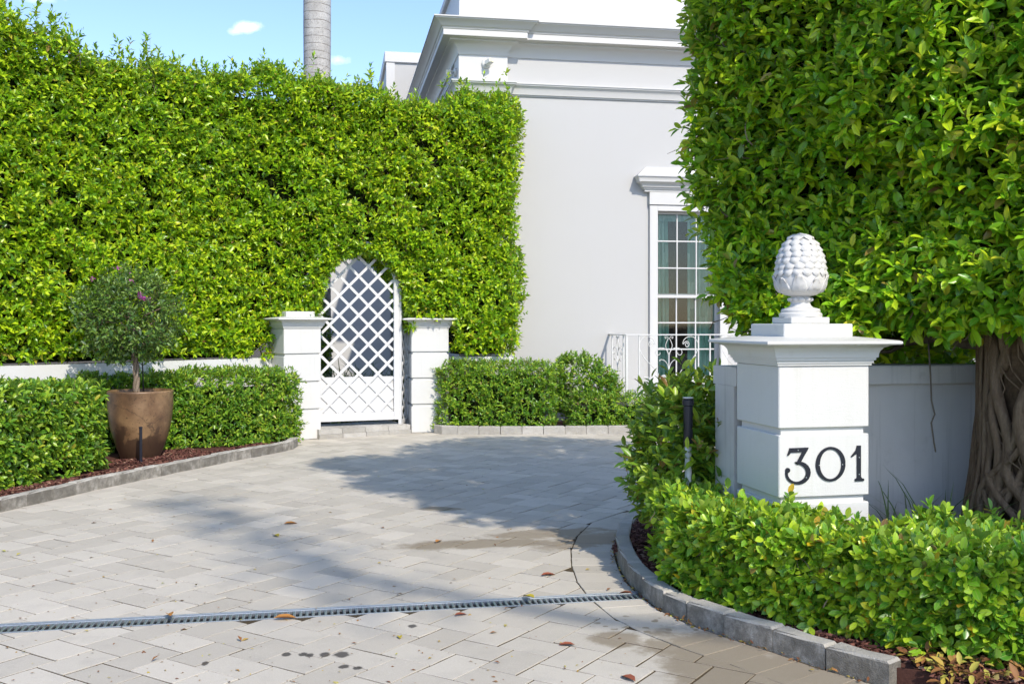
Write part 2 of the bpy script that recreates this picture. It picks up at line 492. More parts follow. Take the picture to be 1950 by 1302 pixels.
# ------------------------------------------------------------------ foliage in numpy
def leaf_near(w=.42, fold=.10, droop=.16):
    rows = ((.28, .86), (.62, 1.0), (.86, .55))
    v = [(0, 0, 0)]
    for y, k in rows:
        h = k * w / 2
        z = -droop * y * y
        v += [(-h, y, z + fold * k), (0, y, z), (h, y, z + fold * k)]
    v.append((0, 1.0, -droop))
    f = [(0, 2, 1), (0, 3, 2), (1, 2, 5), (1, 5, 4), (2, 3, 6), (2, 6, 5), (4, 5, 8), (4, 8, 7), (5, 6, 9), (5, 9, 8), (7, 8, 10), (8, 9, 10)]
    return np.array(v, float), np.array(f)
def leaf_far(w=.44, fold=.10, droop=.12):
    h = w / 2
    v = [(0, 0, 0), (-h, .48, fold - .03), (0, .5, -.03), (h, .48, fold - .03), (0, 1, -droop)]
    return np.array(v, float), np.array([(0, 2, 1), (0, 3, 2), (1, 2, 4), (2, 3, 4)])
LEAF_NEAR = leaf_near()
LEAF_ROUND = leaf_near(.52, .07, .10)
LEAF_FAR = leaf_far()

def unit(a): return a / np.maximum(1e-9, np.linalg.norm(a, axis=-1, keepdims=True))
def sprigs(P, D, k=8, stem=.10, leaf=.085, jit=.3, up=.5, spread=(80, 25)):
    """k leaves round each shoot that starts at P and grows along D -> leaf base, frame, length"""
    N = len(P); D = unit(D)
    ref = np.where(np.abs(D[:, 2:3]) > .9, np.array([[1., 0, 0]]), np.array([[0, 0, 1.]]))
    U = unit(np.cross(D, ref)); V = np.cross(D, U)
    h = np.linspace(0, 1, k)[None, :] + rng.uniform(-.06, .06, (N, k))
    az = np.arange(k)[None, :] * 2.39996 + rng.uniform(0, 6.283, (N, 1)) + rng.uniform(-.4, .4, (N, k))
    ti = np.radians(spread[0] + (spread[1] - spread[0]) * h + rng.normal(0, 11, (N, k)))
    st = stem * rng.uniform(.6, 1.3, (N, 1))
    base = P[:, None, :] + D[:, None, :] * (h * st)[..., None]
    side = U[:, None, :] * np.cos(az)[..., None] + V[:, None, :] * np.sin(az)[..., None]
    Y = unit(D[:, None, :] * np.cos(ti)[..., None] + side * np.sin(ti)[..., None])
    nt = D[:, None, :] * .7 + np.array([0, 0, up]) + rng.normal(0, jit, (N, k, 3))
    Z = unit(nt - Y * (nt * Y).sum(-1, keepdims=True))
    X = np.cross(Y, Z)
    S = leaf * rng.uniform(.62, 1.2, (N, k)) * (1.05 - .28 * h)
    Fm = np.stack([X, Y, Z], axis=-1)
    return base.reshape(-1, 3), Fm.reshape(-1, 3, 3), S.reshape(-1)
def leaves_mesh(name, tpl, B, Fm, S, uv=False, off=(0, 0, 0)):
    tv, tf = tpl
    n, k, m = len(B), len(tv), len(tf)
    V = np.einsum('nij,kj->nki', Fm * S[:, None, None], tv) + B[:, None, :] - np.array(off)
    I = (tf[None] + (np.arange(n) * k)[:, None, None]).reshape(-1)
    me = bpy.data.meshes.new(name)
    me.vertices.add(n * k); me.vertices.foreach_set('co', V.astype(np.float32).ravel())
    me.loops.add(n * m * 3); me.loops.foreach_set('vertex_index', I.astype(np.int32))
    me.polygons.add(n * m)
    me.polygons.foreach_set('loop_start', np.arange(0, n * m * 3, 3, dtype=np.int32))
    me.update(calc_edges=True)
    if uv:
        l = me.uv_layers.new(name='UVMap')
        u = np.tile(tv[tf.reshape(-1)][:, :2], (n, 1))
        l.data.foreach_set('uv', u.astype(np.float32).ravel())
    me.polygons.foreach_set('use_smooth', np.ones(n * m, bool))
    return me
def cat(*sets): return tuple(np.concatenate(x) for x in zip(*sets))
def pick_single(B, Fm, S, count=300, cell=15):
    """the leaves that stand in front and show largest in the photo"""
    C = B + Fm[:, :, 1] * (S * .5)[:, None]
    y = np.maximum(C[:, 1], .3)
    u = 975 + F * C[:, 0] / y; v = HZ - F * (C[:, 2] - CAM_H) / y
    ins = (u > 5) & (u < 1945) & (v > 5) & (v < 1297)
    ids = np.where(ins)[0]
    key = (np.floor(u[ids] / cell) * 10000 + np.floor(v[ids] / cell)).astype(int)
    o = np.lexsort((y[ids], key)); ids = ids[o]; key = key[o]
    first = np.concatenate([[True], key[1:] != key[:-1]])
    ids = ids[first]
    view = unit(np.array([0, 0, CAM_H]) - C[ids])
    face = np.abs((Fm[ids][:, :, 2] * view).sum(-1))
    sc = face * (S[ids] / y[ids]) ** 2
    return ids[np.argsort(-sc)[:count]]
def foliage(parent, B, Fm, S, tpl, mat, name='foliage', single=None, single_mat=None, count=300, uv=False):
    off = np.array(wloc(parent))
    keep = np.ones(len(B), bool)
    if single:
        ids = pick_single(B, Fm, S, count)
        keep[ids] = False
        tv, tf = tpl
        me = bpy.data.meshes.new(single)
        me.from_pydata([tuple(x) for x in tv], [], [tuple(int(i) for i in f) for f in tf])
        me.polygons.foreach_set('use_smooth', [True] * len(tf))
        me.materials.append(single_mat)
        for i in ids:
            o = bpy.data.objects.new(single, me); COL.objects.link(o); o.parent = parent
            mt = Matrix([list(Fm[i][r] * S[i]) + [B[i][r] - off[r]] for r in range(3)] + [[0, 0, 0, 1]])
            o.matrix_basis = mt
    o = link(name, leaves_mesh(name, tpl, B[keep], Fm[keep], S[keep], uv, off), mat, parent)
    o['kind'] = 'stuff'
    return o
def twigs(parent, P, D, L, r, mat, name='twigs', bend=.25, seg=3, steps=4, kind='stuff'):
    mb = MB()
    for p, d, l in zip(P, D, L):
        d = Vector(d).normalized(); p = Vector(p)
        pts, q, dd = [p], p.copy(), d.copy()
        for i in range(steps):
            dd = (dd + Vector(rng.normal(0, bend, 3))).normalized()
            q = q + dd * (l / steps); pts.append(q.copy())
        mb.tube(pts, [r * (1 - .75 * i / steps) for i in range(steps + 1)], seg)
    o = obj(name, mb, mat, parent, smooth=True, fix=False)
    if kind: o['kind'] = kind
    return o
class Wob:
    """smooth 3-D noise from a few sines"""
    def __init__(self, freq, n=9):
        self.k = rng.normal(0, freq, (n, 3)); self.p = rng.uniform(0, 6.283, n)
    def __call__(self, P): return np.sin(P @ self.k.T + self.p).mean(-1) * 1.6
def resample(path, n):
    p = np.array(path, float); d = np.linalg.norm(np.diff(p, axis=0), axis=1); c = np.concatenate([[0], np.cumsum(d)])
    s = np.linspace(0, c[-1], n)
    return s, np.stack([np.interp(s, c, p[:, i]) for i in range(2)], -1), c[-1]
def path_at(path, s, smooth=.25):
    """points and outward (right-hand) normals at arc lengths s of a plan polyline"""
    ss, q, L = resample(path, 400)
    k = max(1, int(smooth / (L / 400)))
    ker = np.ones(2 * k + 1) / (2 * k + 1)
    qp = np.concatenate([np.repeat(q[:1], k, 0) + (np.arange(-k, 0)[:, None]) * (q[1] - q[0]), q, np.repeat(q[-1:], k, 0) + np.arange(1, k + 1)[:, None] * (q[-1] - q[-2])])
    qs = np.stack([np.convolve(qp[:, i], ker, 'valid') for i in range(2)], -1)
    tg = np.gradient(qs, axis=0); tg = unit(tg)
    P = np.stack([np.interp(s, ss, qs[:, i]) for i in range(2)], -1)
    T = unit(np.stack([np.interp(s, ss, tg[:, i]) for i in range(2)], -1))
    return P, np.stack([T[:, 1], -T[:, 0]], -1), T
def plen(path): return float(np.linalg.norm(np.diff(np.array(path), axis=0), axis=1).sum())

# ------------------------------------------------------------------ ground, driveway, drain
mb = MB().add([(-400, -400, -.09), (400, -400, -.09), (400, 400, -.09), (-400, 400, -.09)], [(0, 1, 2, 3)])
tag(obj('ground', mb, M['soil'], fix=False), kind='structure')

t = NT('bounce_road_concrete'); n_ = t.noise(.8, 5, .6); g_ = t.noise(90, 3, .7)
M['bounce_road'] = t.done(t.pbr(t.mix(t.math('MULTIPLY', g_, .4), t.ramp(n_, ((.3, (.33, .32, .30)), (.7, (.44, .425, .40)))), (.22, .21, .2)), .9, .3, t.bump(g_, .3, .005)))
rd = MB().add([(-60, -14, -.004), (60, -14, -.004), (60, 1.05, -.004), (-60, 1.05, -.004)], [(0, 1, 2, 3)])  # unseen pale sheet behind the viewer, added to bounce fill light
tag(obj('bounce_road', rd, M['bounce_road'], fix=False), kind='structure')

RK = [(3.10, 8.75), (2.2, 8.62), (1.55, 8.42), (1.10, 8.16), (.90, 7.86), (.775, 7.42), (.70, 6.95), (.682, 6.55), (.69, 6.15), (.74, 5.80), (.815, 5.50), (.905, 5.30), (1.05, 5.075), (1.23, 4.84), (1.405, 4.586), (1.608, 4.355)]
LK = [(-4.75, 6.7), (-4.62, 7.1), (-4.47, 7.5), (-4.34, 7.9), (-4.19, 8.39), (-4.105, 8.68), (-4.02, 8.97), (-3.94, 9.26), (-3.856, 9.565), (-3.755, 9.84), (-3.655, 10.1), (-3.555, 10.38), (-3.455, 10.66), (-3.345, 10.95), (-3.235, 11.24), (-3.12, 11.52), (-3.0, 11.79), (-2.875, 12.06), (-2.76, 12.33), (-2.69, 12.6), (-2.69, 12.86), (-2.76, 13.1)]
FK = [(-1.13, 14.62), (-1.10, 14.42), (-.98, 14.29), (-.76, 14.24), (-.46, 14.235), (-.16, 14.24), (.14, 14.245), (.44, 14.25), (.74, 14.26), (1.04, 14.265), (1.34, 14.275), (1.64, 14.29), (1.94, 14.31), (2.24, 14.33), (2.54, 14.35), (2.84, 14.37), (3.14, 14.39), (3.5, 14.42)]

DR0, DR1 = Vector((-3.45, 5.045)), Vector((.745, 5.845))     # drain centre line
dr_d = (DR1 - DR0).normalized(); dr_n = Vector((-dr_d.y, dr_d.x)); DRW = .085

def offset_curve(pts, o):
    """left-hand offset of a plan polyline"""
    q = []
    for i in range(len(pts)):
        a = Vector(pts[max(0, i - 1)]); b = Vector(pts[min(len(pts) - 1, i + 1)])
        t = (b - a).normalized(); q.append(Vector(pts[i]) + Vector((-t.y, t.x)) * o)
    return q
def clip(poly, p, n):
    """keep the part of a convex polygon where (x-p).n >= 0"""
    out = []
    for i in range(len(poly)):
        a, b = poly[i], poly[(i + 1) % len(poly)]
        da, db = (a - p).dot(n), (b - p).dot(n)
        if da >= 0: out.append(a)
        if da * db < 0: out.append(a + (b - a) * (da / (da - db)))
    return out
def area(poly): return .5 * abs(sum(poly[i].x * poly[(i + 1) % len(poly)].y - poly[(i + 1) % len(poly)].x * poly[i].y for i in range(len(poly)))) if len(poly) > 2 else 0
BORD = offset_curve(RK, -.30)        # inner line of the border course along the kerb
BORD = [Vector(p) for p in BORD]
def nearest(curve, c):
    best = None
    for i in range(len(curve) - 1):
        a, b = curve[i], curve[i + 1]; d = b - a
        k = max(0, min(1, (c - a).dot(d) / d.length_squared)); q = a + d * k
        l = (c - q).length
        if best is None or l < best[0]:
            t = d.normalized(); best = (l, q, Vector((t.y, -t.x)))
    return best
rkv = [Vector(p) for p in RK]; lkv = [Vector(p) for p in LK]; fkv = [Vector(p) for p in FK]
E1 = Vector((math.cos(R(57)), math.sin(R(57)))); E2 = Vector((math.cos(R(-33)), math.sin(R(-33))))
PL, PW, GAP = .295, .197, .0088
polys = []
for i in range(-60, 61):
    for j in range(-30, 31):
        for kind in (0, 1):
            a0 = i * PW + j * PL; b0 = i * PW - j * PL
            rect = (a0, a0 + PL, b0, b0 + PW) if kind == 0 else (a0 + PL, a0 + PL + PW, b0 + PW - PL, b0 + PW)
            cs = [(rect[0], rect[2]), (rect[1], rect[2]), (rect[1], rect[3]), (rect[0], rect[3])]
            ctr = E1 * ((rect[0] + rect[1]) / 2) + E2 * ((rect[2] + rect[3]) / 2) + Vector((-.3, 8.0))
            if not (-6.5 < ctr.x < 6.5 and 1.0 < ctr.y < 14.9): continue
            if ctr.x < -.56 * ctr.y - .6 or ctr.x > .56 * ctr.y + .8: continue
            g = GAP * rng.uniform(.7, 1.5)
            cs = [(rect[0] + g / 2, rect[2] + g / 2), (rect[1] - g / 2, rect[2] + g / 2), (rect[1] - g / 2, rect[3] - g / 2), (rect[0] + g / 2, rect[3] - g / 2)]
            poly = [E1 * a + E2 * b + Vector((-.3, 8.0)) for a, b in cs]
            full = True
            # beds
            l, q, n = nearest(lkv, ctr)
            if (ctr - q).dot(n) < -.25 and ctr.y < 13.2: continue
            if ctr.y > 14.55 and ctr.x > -1.1: continue
            if ctr.y > 13.9 + .5 * (ctr.x + 2.6) and ctr.x < -1.1: continue
            l, q, n = nearest(BORD, ctr)
            ins = (ctr - q).dot(-n)
            if ctr.y < 8.9 and ctr.y > 4.0:
                if l < .4 or ins > 0:
                    p2 = clip(poly, q + n * GAP * .5, n)
                    if area(p2) < .004: continue
                    if len(p2) != 4 or abs(area(p2) - area(poly)) > 1e-6: full = False
                    poly = p2
            # drain
            w = (ctr - DR0).dot(dr_n)
            if abs(w) < .35 and (ctr - DR0).dot(dr_d) < (DR1 - DR0).length + .1:
                sgn = 1 if w >= 0 else -1
                p2 = clip(poly, DR0 + dr_n * sgn * (DRW + .004), dr_n * sgn)
                p3 = clip(poly, DR0 - dr_n * sgn * (DRW + .004), -dr_n * sgn)
                if area(p3) > .004: polys.append((p3, False))
                if area(p2) < .004: continue
                if abs(area(p2) - area(poly)) > 1e-6: full = False
                poly = p2
            if not full:
                # corners cut by a kerb bed fully? keep
                pass
            polys.append((poly, full))
# border course laid square to the kerb
bo, bi = offset_curve(RK, -.010), offset_curve(RK, -.2985)
for i in range(2, len(RK) - 1):
    nsub = 2 if (Vector(RK[i + 1]) - Vector(RK[i])).length > .25 else 1
    for s in range(nsub):
        k0, k1 = s / nsub, (s + 1) / nsub
        a, b = bo[i].lerp(bo[i + 1], k0), bo[i].lerp(bo[i + 1], k1)
        c, d = bi[i].lerp(bi[i + 1], k1), bi[i].lerp(bi[i + 1], k0)
        ctr = (a + b + c + d) / 4
        poly = [ctr + (p - ctr) * .984 for p in (a, b, c, d)]
        w = (ctr - DR0).dot(dr_n)
        if abs(w) < .35:
            for sgn in (1, -1):
                p2 = clip(poly, DR0 + dr_n * sgn * (DRW + .004), dr_n * sgn)
                if area(p2) > .003: polys.append((p2, False))
        else: polys.append((poly, False))

def paver_mb(poly, ctr, seed):
    rr = random.Random(seed)
    ring = []
    for i in range(len(poly)):
        a, b = poly[i] - ctr, poly[(i + 1) % len(poly)] - ctr
        ring.append(a + Vector((rr.uniform(-.0016, .0016), rr.uniform(-.0016, .0016))))
        if (b - a).length > .12:
            e = (b - a).normalized(); nn = Vector((-e.y, e.x))
            ring.append(a.lerp(b, rr.uniform(.35, .65)) + nn * rr.uniform(-.0016, .0022))
    n = len(ring)
    m = MB(); ch = .0016
    ins = [p - p.normalized() * ch * 1.25 for p in ring]
    vs = [(p.x, p.y, -.05) for p in ring] + [(p.x, p.y, -.0014) for p in ring] + [(p.x, p.y, 0) for p in ins]
    fs = [(i, (i + 1) % n, n + (i + 1) % n, n + i) for i in range(n)] + [(n + i, n + (i + 1) % n, 2 * n + (i + 1) % n, 2 * n + i) for i in range(n)] + [tuple(range(2 * n, 3 * n))]
    a2 = sum(ring[i].x * ring[(i + 1) % n].y - ring[(i + 1) % n].x * ring[i].y for i in range(n))
    if a2 < 0: fs = [f[::-1] for f in fs]
    return vs, fs
da, db = DR0 - dr_d * .02, DR1 + dr_d * .02
n0, n1_, s0, s1_ = da + dr_n * (DRW + .001), db + dr_n * (DRW + .001), da - dr_n * (DRW + .001), db - dr_n * (DRW + .001)
J = -.0042
drive = MB().add([(-9, n0.y, J), (n0.x, n0.y, J), (n1_.x, n1_.y, J), (9, n1_.y, J), (9, 15.2, J), (-9, 15.2, J), (-9, s0.y, J), (s0.x, s0.y, J), (s1_.x, s1_.y, J), (9, s1_.y, J), (9, -4, J), (-9, -4, J)],
    [(0, 1, 2, 3, 4, 5), (6, 11, 10, 9, 8, 7), (0, 6, 7, 1), (2, 8, 9, 3)])
driveway = tag(obj('driveway', drive, M['joint']), kind='structure')
items = []
for k, (poly, full) in enumerate(polys):
    ctr = sum(poly, Vector((0, 0))) / len(poly)
    u, v = proj((ctr.x, ctr.y, 0))
    vis = 0 <= u <= 1950 and v <= 1310
    hid = ctr.x > .72 and 4.6 < ctr.y < 8.0
    items.append((area(poly) / ctr.y ** 3 if vis and not hid else 0, k))
items.sort(reverse=True)
single = {k for s, k in items[:300]}
field = MB()
protos = {}
for k, (poly, full) in enumerate(polys):
    ctr = sum(poly, Vector((0, 0))) / len(poly)
    z = random.uniform(-.0016, .0016); tx, ty = random.gauss(0, .0045), random.gauss(0, .0045)
    if k in single:
        vs, fs = paver_mb(poly, ctr, k)
        me = bpy.data.meshes.new('paver'); me.from_pydata(vs, [], fs); me.materials.append(M['paver_one'])
        o = link('paver', me, None, driveway, (ctr.x, ctr.y, z))
        o.rotation_euler = (tx, ty, 0)
    else:
        vs, fs = paver_mb(poly, ctr, k)
        field.add([(x + ctr.x, y + ctr.y, zz + z + x * ty * -1 + y * tx) for x, y, zz in vs], fs)
pf = obj('paver_field', field, M['paver_field'], driveway, fix=False); pf['kind'] = 'stuff'

# trench drain
dc = (DR0 + DR1) / 2; dl = (DR1 - DR0).length
td = thing('trench_drain', (dc.x, dc.y, 0), 'galvanised steel trench drain with slotted grate running across the driveway', 'drain')
MD = Matrix(((dr_d.x, dr_n.x, 0), (dr_d.y, dr_n.y, 0), (0, 0, 1)))
def dpt(s, w, z): p = DR0 + dr_d * s + dr_n * w; return (p.x, p.y, z)
obj('channel', MB().box(dpt(dl / 2, 0, -.0515), (dl / 2, .07, .003), MD), M['channel'], td)
for sg in (-1, 1):
    obj('frame_rail', MB().box(dpt(dl / 2, sg * .079, -.02), (dl / 2, .005, .0215), MD, .0015), M['steel'], td)
    obj('grate_rail', MB().box(dpt(dl / 2, sg * .064, -.014), (dl / 2, .007, .012), MD, .003), M['steel'], td)
bar_mb = MB().box((0, 0, 0), (.0075, .0565, .009), None, .004)
bar_me = bar_mb.mesh('grate_bar'); bar_me.materials.append(M['steel'])
n_bar = int(dl / .033)
for i in range(n_bar):
    p = dpt((i + .5) * .033, 0, -.0135)
    o = link('grate_bar', bar_me, None, td, Vector(p) - wloc(td)); o.rotation_euler = (0, 0, math.atan2(dr_d.y, dr_d.x))

# ------------------------------------------------------------------ kerbs and beds
def kerb(name_label, pts, mat, side=1, h=.112, w=.095):
    """stones between consecutive points; side=+1: bed on the left of travel"""
    root = bpy.data.objects.new('kerb', None); COL.objects.link(root)
    root.location = (pts[0][0], pts[0][1], 0); root['kind'] = 'structure'
    ino = offset_curve(pts, side * w)
    for i in range(len(pts) - 1):
        a, b = Vector(pts[i]), Vector(pts[i + 1]); c, d = ino[i + 1], ino[i]
        hh = h + random.uniform(-.005, .005)
        ctr = (a + b + c + d) / 4
        q = [ctr + (p - ctr) * (1 - .006 / max(.1, (b - a).length)) for p in (a, b, c, d)]
        jit = lambda s=.003: Vector((random.uniform(-s, s), random.uniform(-s, s)))
        q = [p + jit(.0022) for p in q]
        mid = (q[0] + q[1]) / 2, (q[2] + q[3]) / 2
        ring = [q[0], mid[0] + jit(.002), q[1], q[2], mid[1] + jit(.002), q[3]]
        n = 6; m = MB(); ch = .011
        ins = [p + (ctr - p).normalized() * ch * 1.3 for p in ring]
        vs = [(p.x, p.y, -.055) for p in ring] + [(p.x, p.y, hh - ch) for p in ring] + [(p.x, p.y, hh + random.uniform(-.003, .002)) for p in ins]
        fs = [(k, (k + 1) % n, n + (k + 1) % n, n + k) for k in range(n)] + [(n + k, n + (k + 1) % n, 2 * n + (k + 1) % n, 2 * n + k) for k in range(n)] + [tuple(range(2 * n, 3 * n))]
        m.add(vs, fs)
        obj('kerb_stone', m, mat, root)
    return root
kerb('', RK, M['kerb_dark'], 1)
kerb('', LK, M['kerb_dark'], 1)
kerb('', FK, M['kerb_pale'], 1, .118)
def bed(poly, z=.065):
    """mulched bed as a slightly heaped sheet"""
    bm = bmesh.new()
    vs = [bm.verts.new((x, y, z)) for x, y in poly]
    f = bm.faces.new(vs)
    bmesh.ops.triangulate(bm, faces=[f])
    for _ in range(4):
        bmesh.ops.subdivide_edges(bm, edges=[e for e in bm.edges if e.calc_length() > .16], cuts=1)
        bmesh.ops.triangulate(bm, faces=[f for f in bm.faces if len(f.verts) > 3])
    for v in bm.verts: v.co.z += random.uniform(-.012, .012)
    ex = bmesh.ops.extrude_edge_only(bm, edges=[e for e in bm.edges if e.is_boundary])
    for g in ex['geom']:
        if isinstance(g, bmesh.types.BMVert): g.co.z = -.085
    me = bpy.data.meshes.new('planting_bed'); bm.to_mesh(me); bm.free()
    o = link('planting_bed', me, M['mulch']); o['kind'] = 'structure'
    return o
def inset(pts, o): return [(p.x, p.y) for p in offset_curve(pts, o)]
bed(inset(RK, .06) + [(2.3, 4.0), (3.6, 3.6), (5.5, 3.6), (5.5, 8.7)])
bed(inset(LK, .06)[::-1] + [(-9, 6.7), (-7.4, 9.0), (-3.6, 13.5)][::1])
bed(inset(FK, .06)[::-1] + [(-1.2, 14.9), (-.3, 15.3), (3.6, 16.3)])

def chips(name, regions, n, mat, size=(.02, .055), flat=.35, z=.078, parent=None):
    tv = np.array([(-.5, -.16, 0), (.5, -.10, 0), (.5, .14, 0), (-.5, .18, 0), (0, 0, .14)], float)
    tf = np.array([(0, 1, 4), (1, 2, 4), (2, 3, 4), (3, 0, 4)])
    P = []
    for (x0, y0, x1, y1, w, k) in regions:
        t = rng.uniform(0, 1, k); d = np.array([x1 - x0, y1 - y0]); nn = np.array([-d[1], d[0]]) / np.linalg.norm(d)
        q = np.array([x0, y0]) + t[:, None] * d + nn * (rng.uniform(-1, 1, k) * w)[:, None]
        P.append(np.concatenate([q, np.full((k, 1), z) + rng.uniform(-.012, .012, (k, 1))], 1))
    P = np.concatenate(P); n = len(P)
    a = rng.uniform(0, 6.283, n); X = np.stack([np.cos(a), np.sin(a), rng.normal(0, flat, n)], -1); X = unit(X)
    Zt = np.array([0, 0, 1.]) + rng.normal(0, flat, (n, 3)); Z = unit(Zt - X * (Zt * X).sum(-1, keepdims=True)); Y = np.cross(Z, X)
    S = rng.uniform(*size, n)
    o = link(name, leaves_mesh(name, (tv, tf), P, np.stack([X, Y, Z], -1), S), mat, parent)
    o['kind'] = 'stuff'
    return o
t = NT('mulch_chip'); r_ = t.new('ShaderNodeNewGeometry').outputs['Random Per Island']
M['chip'] = t.done(t.pbr(t.ramp(r_, ((0, (.05, .02, .016)), (.5, (.13, .05, .038)), (.85, (.22, .095, .07)), (1, (.34, .22, .15)))), .9, .2))
tag(chips('mulch', [(.78, 6.6, 1.05, 7.9, .14, 1500), (.8, 6.7, 1.0, 5.55, .09, 900), (-4.62, 8.2, -3.60, 11.0, .13, 2600), (-3.60, 11.0, -3.0, 12.5, .11, 1600), (-4.1, 11.3, -3.55, 11.75, .35, 1500), (-4.5, 10.6, -3.85, 10.95, .22, 1300), (1.75, 4.35, 3.2, 4.5, .30, 2600), (1.02, 5.35, 1.85, 4.42, .07, 1200)], 0, M['chip']), 'red brown bark mulch spread over the planting beds', 'mulch', kind='stuff')

# ------------------------------------------------------------------ house
BA = R(10.0)
dS = Vector((math.cos(BA), math.sin(BA))); dN = Vector((math.sin(BA), -math.cos(BA)))
BO = Vector((-.799, 15.591))
MH = Matrix(((dS.x, -dN.x, 0), (dS.y, -dN.y, 0), (0, 0, 1)))
def hp(s, t, z): p = BO + dS * s + dN * t; return (p.x, p.y, z)
def hbox(mb, s0, s1, t0, t1, z0, z1, bev=0):
    return mb.box(hp((s0 + s1) / 2, (t0 + t1) / 2, (z0 + z1) / 2), (abs(s1 - s0) / 2, abs(t1 - t0) / 2, abs(z1 - z0) / 2), MH, bev)
def hpath(pts): return [hp(s, t, 0)[:2] for s, t in pts]
house = thing('house', (BO.x, BO.y, 0), 'large white neoclassical house with deep cornice and tall sash window behind the hedges', 'house')
W0, W1, WZ0, WZ1 = 3.10, 4.19, .66, 3.33      # opening
wl_ = MB()
hbox(wl_, 0, W0, -.3, 0, -.1, 6.05); hbox(wl_, W1, 14, -.3, 0, -.1, 6.05)
hbox(wl_, W0, W1, -.3, 0, -.1, WZ0); hbox(wl_, W0, W1, -.3, 0, WZ1, 6.05)
obj('front_wall', wl_, M['wall'], house)
obj('side_wall', hbox(MB(), 0.0, .3, -6, -.301, -.1, 6.05), M['wall'], house)
obj('pilaster', hbox(MB(), -.02, .73, -.5, .07, -.1, 6.0), M['trim'], house)
# attic storey above the cornice
at = MB(); hbox(at, .0, 14, -6, -.02, 6.05, 6.86); hbox(at, -.01, .73, -.8, .05, 6.05, 6.86)
obj('attic', at, M['trim'], house)
obj('attic_coping', hbox(MB(), -.06, 14, -6.05, .10, 6.86, 6.98, .01), M['trim'], house)
path = hpath([(-.02, -6), (-.02, .07), (.73, .07), (.73, 0), (14, 0)])
corn = [(-.02, 5.62), (.012, 5.62), (.016, 5.655), (.03, 5.70), (.06, 5.75), (.10, 5.785), (.15, 5.80), (.15, 5.825), (.175, 5.832), (.262, 5.838), (.262, 5.925), (.275, 5.932), (.282, 5.955), (.30, 5.962), (.318, 5.985), (.345, 6.02), (.385, 6.045), (.395, 6.05), (.395, 6.066), (.414, 6.068), (.414, 6.086), (-.02, 6.13)]
obj('cornice', MB().sweep(path, corn), M['trim'], house, auto=28)
stc = [(-.02, 5.03), (.022, 5.03), (.022, 5.05), (.045, 5.052), (.05, 5.075), (.052, 5.08), (.058, 5.12), (.085, 5.16), (.11, 5.178), (.11, 5.195), (.125, 5.198), (.125, 5.215), (-.02, 5.24)]
obj('string_course', MB().sweep(path, stc), M['trim'], house, auto=28)
# rear wing and side wing
rw = MB(); hbox(rw, -.78, .6, -9, -6.0, -.1, 6.98); obj('rear_wing', rw, M['wall'], house)
obj('rear_wing_coping', hbox(MB(), -.83, .65, -9.05, -5.95, 6.98, 7.2, .01), M['trim'], house)
obj('rear_wing_corner', hbox(MB(), -.795, -.62, -6.2, -5.97, -.1, 6.975), M['trim'], house)
obj('rear_wing_moulding', MB().sweep(hpath([(-.79, -9), (-.79, -5.97), (.6, -5.97)]), [(-.01, 5.66), (.03, 5.68), (.07, 5.76), (.12, 5.80), (.12, 5.84), (-.01, 5.88)]), M['trim'], house, auto=28)
sw = MB(); hbox(sw, -2.3, -.7815, -9, -4.6, -.1, 4.1); obj('side_wing', sw, M['trim'], house)

# window
win = bpy.data.objects.new('window', None); COL.objects.link(win); win.parent = house
def wbox(name, s0, s1, t0, t1, z0, z1, mat=None, bev=.004): return obj(name, hbox(MB(), s0, s1, t0, t1, z0, z1, bev), mat or M['trim'], win)
G0, G1, GZ0, GZ1 = 3.165, 4.123, .713, 3.27
wbox('casing', 3.0, W0 + .03, -.02, .05, .60, 3.40)
wbox('casing', W1 - .03, 4.288, -.02, .05, .60, 3.40)
wbox('casing', W0 + .0305, W1 - .0305, -.02, .049, 3.31, 3.40)
wbox('sill', 2.95, 4.34, -.1, .09, .555, .598, bev=.008)
wbox('sill', W0 + .0305, W1 - .0305, -.1, .05, .5985, .66)
wbox('frieze', 2.99, 4.298, -.02, .07, 3.405, 3.605)
for (nm, z0, z1, t) in (('upper_sash', 1.95, GZ1 + .045, -.075), ('lower_sash', GZ0 - .05, 2.02, -.11)):
    m = MB()
    hbox(m, W0 + .001, G0, t - .02, t + .02, z0, z1); hbox(m, G1, W1 - .001, t - .02, t + .02, z0, z1)
    zb = z0 + (.05 if nm == 'lower_sash' else .045); zt = z1 - (.045 if nm == 'upper_sash' else .045)
    hbox(m, G0 + .001, G1 - .001, t - .02, t + .02, z0, zb); hbox(m, G0 + .001, G1 - .001, t - .02, t + .02, zt, z1)
    obj(nm, m, M['trim'], win)
    gw, gh = (G1 - G0) / 3, (zt - zb) / 3
    for i in (1, 2):
        wbox('muntin', G0 + gw * i - .011, G0 + gw * i + .011, t - .012, t + .014, zb, zt, bev=.003)
        wbox('muntin', G0, G1, t - .011, t + .013, zb + gh * i - .011, zb + gh * i + .011, bev=.003)
    t_ = NT('window_glass')
    fr = t_.new('ShaderNodeFresnel'); fr.inputs[0].default_value = 1.5
    tr = t_.new('ShaderNodeBsdfTransparent'); tr.inputs[0].default_value = (.80, .86, .84, 1)
    gl = t_.new('ShaderNodeBsdfGlossy'); gl.inputs['Roughness'].default_value = .03
    mx = t_.new('ShaderNodeMixShader'); t_.l.new(t_.math('ADD', t_.math('MULTIPLY', fr.outputs[0], .9), .0), mx.inputs[0])
    t_.l.new(tr.outputs[0], mx.inputs[1]); t_.l.new(gl.outputs[0], mx.inputs[2])
    gm = t_.done(mx.outputs[0])
    for i in range(3):
        for j in range(3):
            obj('pane', hbox(MB(), G0 + gw * i + .012, G0 + gw * (i + 1) - .012, t - .003, t + .001, zb + gh * j + .012, zb + gh * (j + 1) - .012), gm, win)
